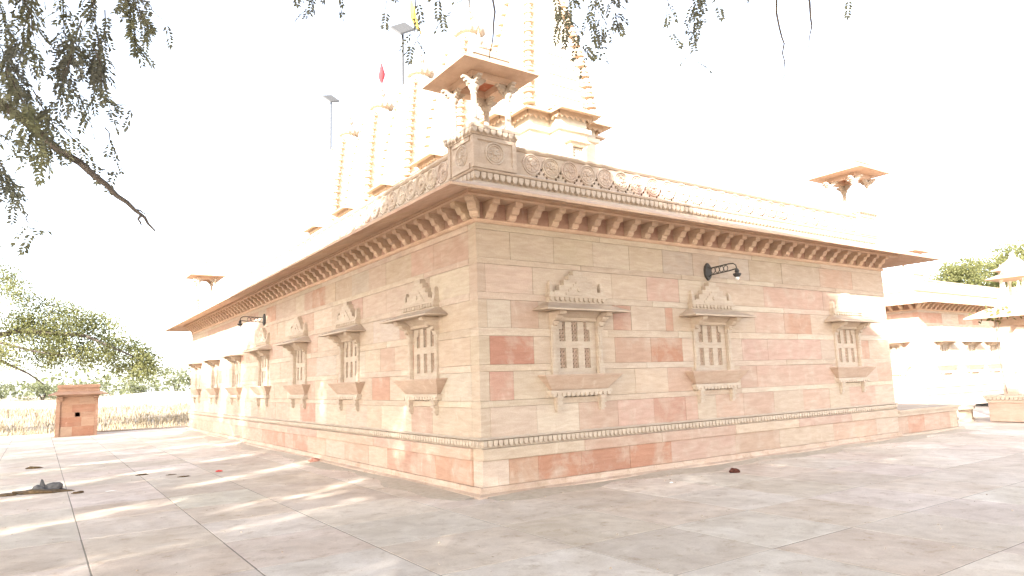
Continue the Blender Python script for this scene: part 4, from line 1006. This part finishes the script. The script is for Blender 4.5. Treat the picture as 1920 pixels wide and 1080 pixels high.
# acacia on the left with a long low bough
bx, by = -11.0, 31.5
cl = []
def zmax(x):
    pts = [(-5, 10.4), (2, 10.2), (4, 8.7), (5.5, 6.8), (8, 6.1), (9.2, 5.2), (10.5, 3.6)]
    for (a, za), (b, zb) in zip(pts, pts[1:]):
        if a <= x <= b: return za + (zb - za) * (x - a) / (b - a)
    return 3
for k in range(520):
    x = -4 + 14.3 * R.random() ** .8; hi = zmax(x) - .35; lo = 3.3 if x < 9 else 2.8
    f = R.random(); z = lo + (hi - lo) * f
    if x > 6.5 and R.random() < .25: continue
    cl.append((x, R.gauss(-.2 * max(0, x), .9 if x > 5 else 1.8), z, R.uniform(.4, .8)))
far_tree('acacia_tree', 'light green acacia with a long drooping bough above the small stone hut at the left', (bx, by, -.3),
         [([(0, 0, -.3), (0, 0, 1), (.3, 0, 2.4), (1, 0, 4), (1.5, 0, 6)], .42), ([(.4, 0, 2.6), (2.5, -.5, 4.2), (5, -1.2, 4.9), (7.5, -2.2, 4.6), (9.4, -3, 3.6)], .2), ([(3.8, -.8, 4.5), (5.5, -2.2, 3.9), (7.4, -2.9, 3.5)], .08), ([(.3, 0, 2.4), (-1.5, 1, 4), (-3, 1.5, 6)], .25), ([(2.5, -.5, 4.2), (4.2, -1, 3.6), (5.4, -1.4, 2.9), (6.0, -1.5, 2.4)], .09)], cl, 310, .115, .032, M_LEAF_FAR)
# scrub along the far edge of the field
BL = ['rounded grey-green bush at the far left, behind the field and left of the hut', 'pale bush just right of the hut roof on the far side of the field', 'broad olive bush in the middle of the far scrub, right of the hut', 'dusty bush beside the far left corner of the temple wall']
SC_ = [(-9.5, 90, 4.6, 2.4), (-4.8, 87, 3.6, 1.9), (4.0, 84, 3.2, 3.4), (8.3, 82, 3.1, 3.6), (-13.5, 92, 3, 2.2), (-1.0, 96, 3, 2.0), (12, 80, 3, 2.8)]
for i, (x, y, wd, h) in enumerate(SC_):
    cl = [(R.gauss(0, wd * .5), R.gauss(0, 1.2), h * (.15 + .75 * R.random()) , R.uniform(.5, .9)) for _ in range(26)]
    far_tree('scrub_bush', ['rounded grey-green bush at the far left, nearer the picture edge than the hut', 'small bush just left of the hut at the far side of the field', 'pale olive bush right of the hut across the field', 'taller dusty bush between the hut and the temple corner, far across the field', 'outermost bush at the left picture edge across the field', 'bush seen low behind the hut roof across the field', 'bush partly hidden by the far left end of the temple wall'][i],
             (x, y, field_z(x, y) - .1), [([(0, 0, 0), (.2, 0, h * .4), (.5, 0, h * .7)], .12), ([(0, 0, 0), (-.4, .1, h * .4), (-.7, 0, h * .65)], .1)], cl, 150, .24, .06, M_LEAF_BUSH, group='bushes along the far side of the field', cat='bush', droop=.1)
# distant tree line
mb = MB()
for _ in range(5200):
    a = rad(R.uniform(-32, 80)); d = R.uniform(120, 150); p = Vector((CP.x + math.sin(a) * d, CP.y + math.cos(a) * d, 0)); hh = 3.2 + 1.1 * math.sin(a * 21) + .7 * math.sin(a * 47)
    p.z = field_z(p.x, p.y) + R.random() * hh; leaf(mb, p, rv(), rv(), .8, .28)
mb.build('far_woodland', M_LEAF_BUSH, kind='stuff', recalc=False)
# trees beyond the courtyard on the right
for lab, (px_, py_, d, wd, h, nn) in (('sunlit green tree rising behind the far temple block at the right', (1830, 548, 58, 6.4, 2.6, 170)), ('taller green tree at the right picture edge behind the domed kiosk', (1930, 520, 52, 3.2, 2.6, 70))):
    c = px(px_, py_, d); cl = [(R.gauss(0, wd * .48), R.gauss(0, 1.5), R.uniform(-3.0, h) * (1 - 0), R.uniform(.6, 1.1)) for _ in range(nn)]
    cl = [(x, y, z + c.z - .022 * x * x, r) for x, y, z, r in cl]
    far_tree('courtyard_tree', lab, (c.x, c.y, 0), [([(0, 0, -.3), (0, 0, 3), (.4, 0, c.z - 1), (.8, 0, c.z + 1)], .35)], cl, 240, .20, .06, M_LEAF_FAR)
# creeper on the pavilion eave
t = thing('creeper', 'leafy creeper growing over the pavilion eave at the right edge', 'plant', (17.1, -.15, 2.9))
mb = MB(); mb.tube([(.2, 0, -2.1), (.1, .05, -1), (.05, 0, 0), (0, -.1, .3)], [.009, .009, .008, .005], 6); mb.build('stem', M_BARK, t)
mb = MB()
for _ in range(90): leaf(mb, Vector((R.gauss(.1, .14), R.gauss(-.05, .25), R.gauss(.12, .1))), rv(), rv(), .13, .05)
mb.build('foliage', M_LEAF_FAR, t, kind='stuff', recalc=False)

# dry grass over the field
mb = MB()
for _ in range(26000):
    y = 26 + 46 * R.random() ** 1.6; x = R.uniform(-26, 9) * (y / 40) ** .5
    if gap(x * .35, y * .3) > .62: continue
    z = field_z(x, y); h = R.uniform(.15, .45); dx, dy = R.gauss(0, .10), R.gauss(0, .1); wv = .018 + y * .0004
    a = R.random() * 3.14; cx_, sx_ = math.cos(a) * wv, math.sin(a) * wv
    b = len(mb.v); mb.v += [(x - cx_, y - sx_, z - .03), (x + cx_, y + sx_, z - .03), (x + dx, y + dy, z + h)]; mb.f.append((b, b + 1, b + 2)); mb.c.append(None)
mb.build('dry_grass', M_GRASS, kind='stuff', recalc=False)
mb = MB()
for j in range(9):
    for i in range(41):
        x = -30 + i * 1.5; y = 60 + j * 1.6; e = math.sin(math.pi * j / 8); mb.v.append((x, y, field_z(x, y) - .05 + (.75 + .35 * math.sin(x * .33)) * e * e))
for j in range(8):
    for i in range(40): mb.f.append((j * 41 + i, j * 41 + i + 1, (j + 1) * 41 + i + 1, (j + 1) * 41 + i)); mb.c.append(None)
mb.build('sand_bank', simple('pale_sand', (.56, .49, .39), .95, 0, 1, .85, 2), kind='structure', smooth=True)

# ------------------------------------------------------------------ litter and clods on the paving
def lump(name, label, cat, x, y, sx, sy, h, m, seed, group=None, rz=0):
    r2 = random.Random(seed); bm = bmesh.new(); bmesh.ops.create_icosphere(bm, subdivisions=3, radius=1)
    ph = [r2.uniform(0, 6) for _ in range(6)]
    for v in bm.verts:
        k = 1 + .22 * math.sin(3 * v.co.x + ph[0]) * math.sin(4 * v.co.y + ph[1]) + .14 * math.sin(7 * v.co.z + 5 * v.co.x + ph[2]) + r2.uniform(-.05, .05)
        v.co = Vector((v.co.x * sx * k, v.co.y * sy * k, max(-.004, v.co.z) * h * k))
    me = bpy.data.meshes.new(name); bm.to_mesh(me); bm.free(); me.materials.append(m)
    o = link(name, me, loc=(x, y, .002), rz=rz); return tag(o, label, cat, group)
heap = thing('rubble_heap', 'flat heap of grey ash and brown mud lying on the paving at the left', 'heap', (-5.06, 5.9, 0), rad(-28))
def sub(parent, name, m, seed, x, y, sx, sy, h):
    o = lump(name, '', '', x, y, sx, sy, h, m, seed); del o['label'], o['category']; o.parent = parent
sub(heap, 'mud', M_DUNG, 3, .05, -.12, .42, .16, .05); sub(heap, 'ash_pile', M_ASH, 5, .08, .06, .28, .16, .12); sub(heap, 'ash_lump', M_ASH, 6, .02, .02, .07, .06, .17); sub(heap, 'mud_edge', M_DUNG, 8, -.42, -.3, .2, .09, .03)
lump('mud_cake', 'small brown clod lying just right of the ash heap', 'clod', -4.56, 5.17, .085, .06, .03, M_DUNG, 11)
lump('mud_cake', 'flat dark clod on the joint line left of the middle slabs', 'clod', -3.43, 7.05, .11, .05, .025, M_DUNG, 12)
lump('mud_cake', 'flat grey-brown clod to the right of its darker neighbour, mid terrace', 'clod', -2.83, 6.07, .10, .05, .02, M_DUNG, 13)
lump('mud_cake', 'thin sliver of mud between the two flat clods', 'clod', -2.98, 6.6, .09, .04, .015, M_DUNG, 16)
lump('mud_cake', 'dark clod farthest back on the left part of the terrace', 'clod', -5.16, 10.5, .15, .07, .05, M_DUNG, 14)
lump('dung_lump', 'dark reddish brown lump on the paving in front of the right wall', 'clod', 4.26, -.93, .09, .07, .075, M_BROWNBIT, 21)
lump('broken_stone', 'broken pink stone fragment at the foot of the left wall', 'stone', -.22, 6.5, .15, .09, .09, M_PINKSTONE, 31)
lump('red_scrap', 'small crumpled red scrap on the paving', 'scrap', -2.15, 6.4, .07, .05, .025, M_REDBIT, 41)
lump('paper_scrap', 'white scrap lying right of the brown clod', 'scrap', -4.1, 5.0, .07, .02, .008, M_WHITEBIT, 42)
lump('paper_scrap', 'tiny white scrap near the right wall, left of the reddish lump', 'scrap', 2.75, -.95, .025, .02, .015, M_WHITEBIT, 43)
mb = MB()
for _ in range(900):
    s = R.choice((0, 1, 2))
    if s == 0: x, y = R.uniform(0, 14), -.15 - abs(R.gauss(0, .35))
    elif s == 1: x, y = -.15 - abs(R.gauss(0, .3)), R.uniform(0, 22)
    else: x, y = R.uniform(-8, 12), R.uniform(-6, 10)
    if x > -.12 and y > -.12: continue
    r = R.uniform(.004, .012); mb.lathe([(r, 0), (r * 1.1, r * .5), (r * .3, r * 1.1)], x, y, 5)
mb.build('gravel', M_TRIM, kind='stuff', recalc=False)
M_LITTER = leafmat('dry_leaf', (.20, .13, .06), (.32, .23, .12), .1)
mb = MB()
for _ in range(420):
    x, y = R.uniform(-8, 9), R.uniform(-6, 16)
    if x > -.1 and y > -.1: continue
    a = R.random() * 6.28; leaf(mb, Vector((x, y, R.uniform(.004, .014))), Vector((math.cos(a), math.sin(a), R.uniform(-.05, .15))), Vector((R.gauss(0, .2), R.gauss(0, .2), 1)), R.uniform(.018, .045), .006)
mb.build('leaf_litter', M_LITTER, kind='stuff', recalc=False)
# blown sand against the footing
mb = MB()
def drift(pts):
    base = len(mb.v); n = len(pts)
    for (x, y, nx_, ny_) in pts:
        wv = .38 + .16 * math.sin(x * 1.9 + y * 1.3) + .08 * math.sin(x * 5 + y * 4.1); hh = .018 + .012 * math.sin(x * 2.3 + y)
        for f, zz in ((0, hh), (.4, hh * .55), (.75, .006), (1.0, -.006)): mb.v.append((x + nx_ * wv * f, y + ny_ * wv * f, zz))
    for i in range(n - 1):
        for k in range(3): mb.f.append((base + i * 4 + k, base + i * 4 + k + 1, base + (i + 1) * 4 + k + 1, base + (i + 1) * 4 + k)); mb.c.append(None)
drift([(.0 + i * .2, -.10, 0, -1) for i in range(72)]); drift([(-.10, .0 + i * .25, -1, 0) for i in range(90)])
m, t, p = mat('blown_sand'); geo = N(t, 'ShaderNodeNewGeometry')
t.links.new(ramp(t, noise(t, geo.outputs['Position'], 9, 6, .7), .3, .7, (.38, .32, .25, 1), (.52, .45, .36, 1)), p.inputs['Base Color']); bump(t, p, noise(t, geo.outputs['Position'], 60, 4, .7), .5, .008)
mb.build('sand_drift', m, kind='stuff', smooth=True)
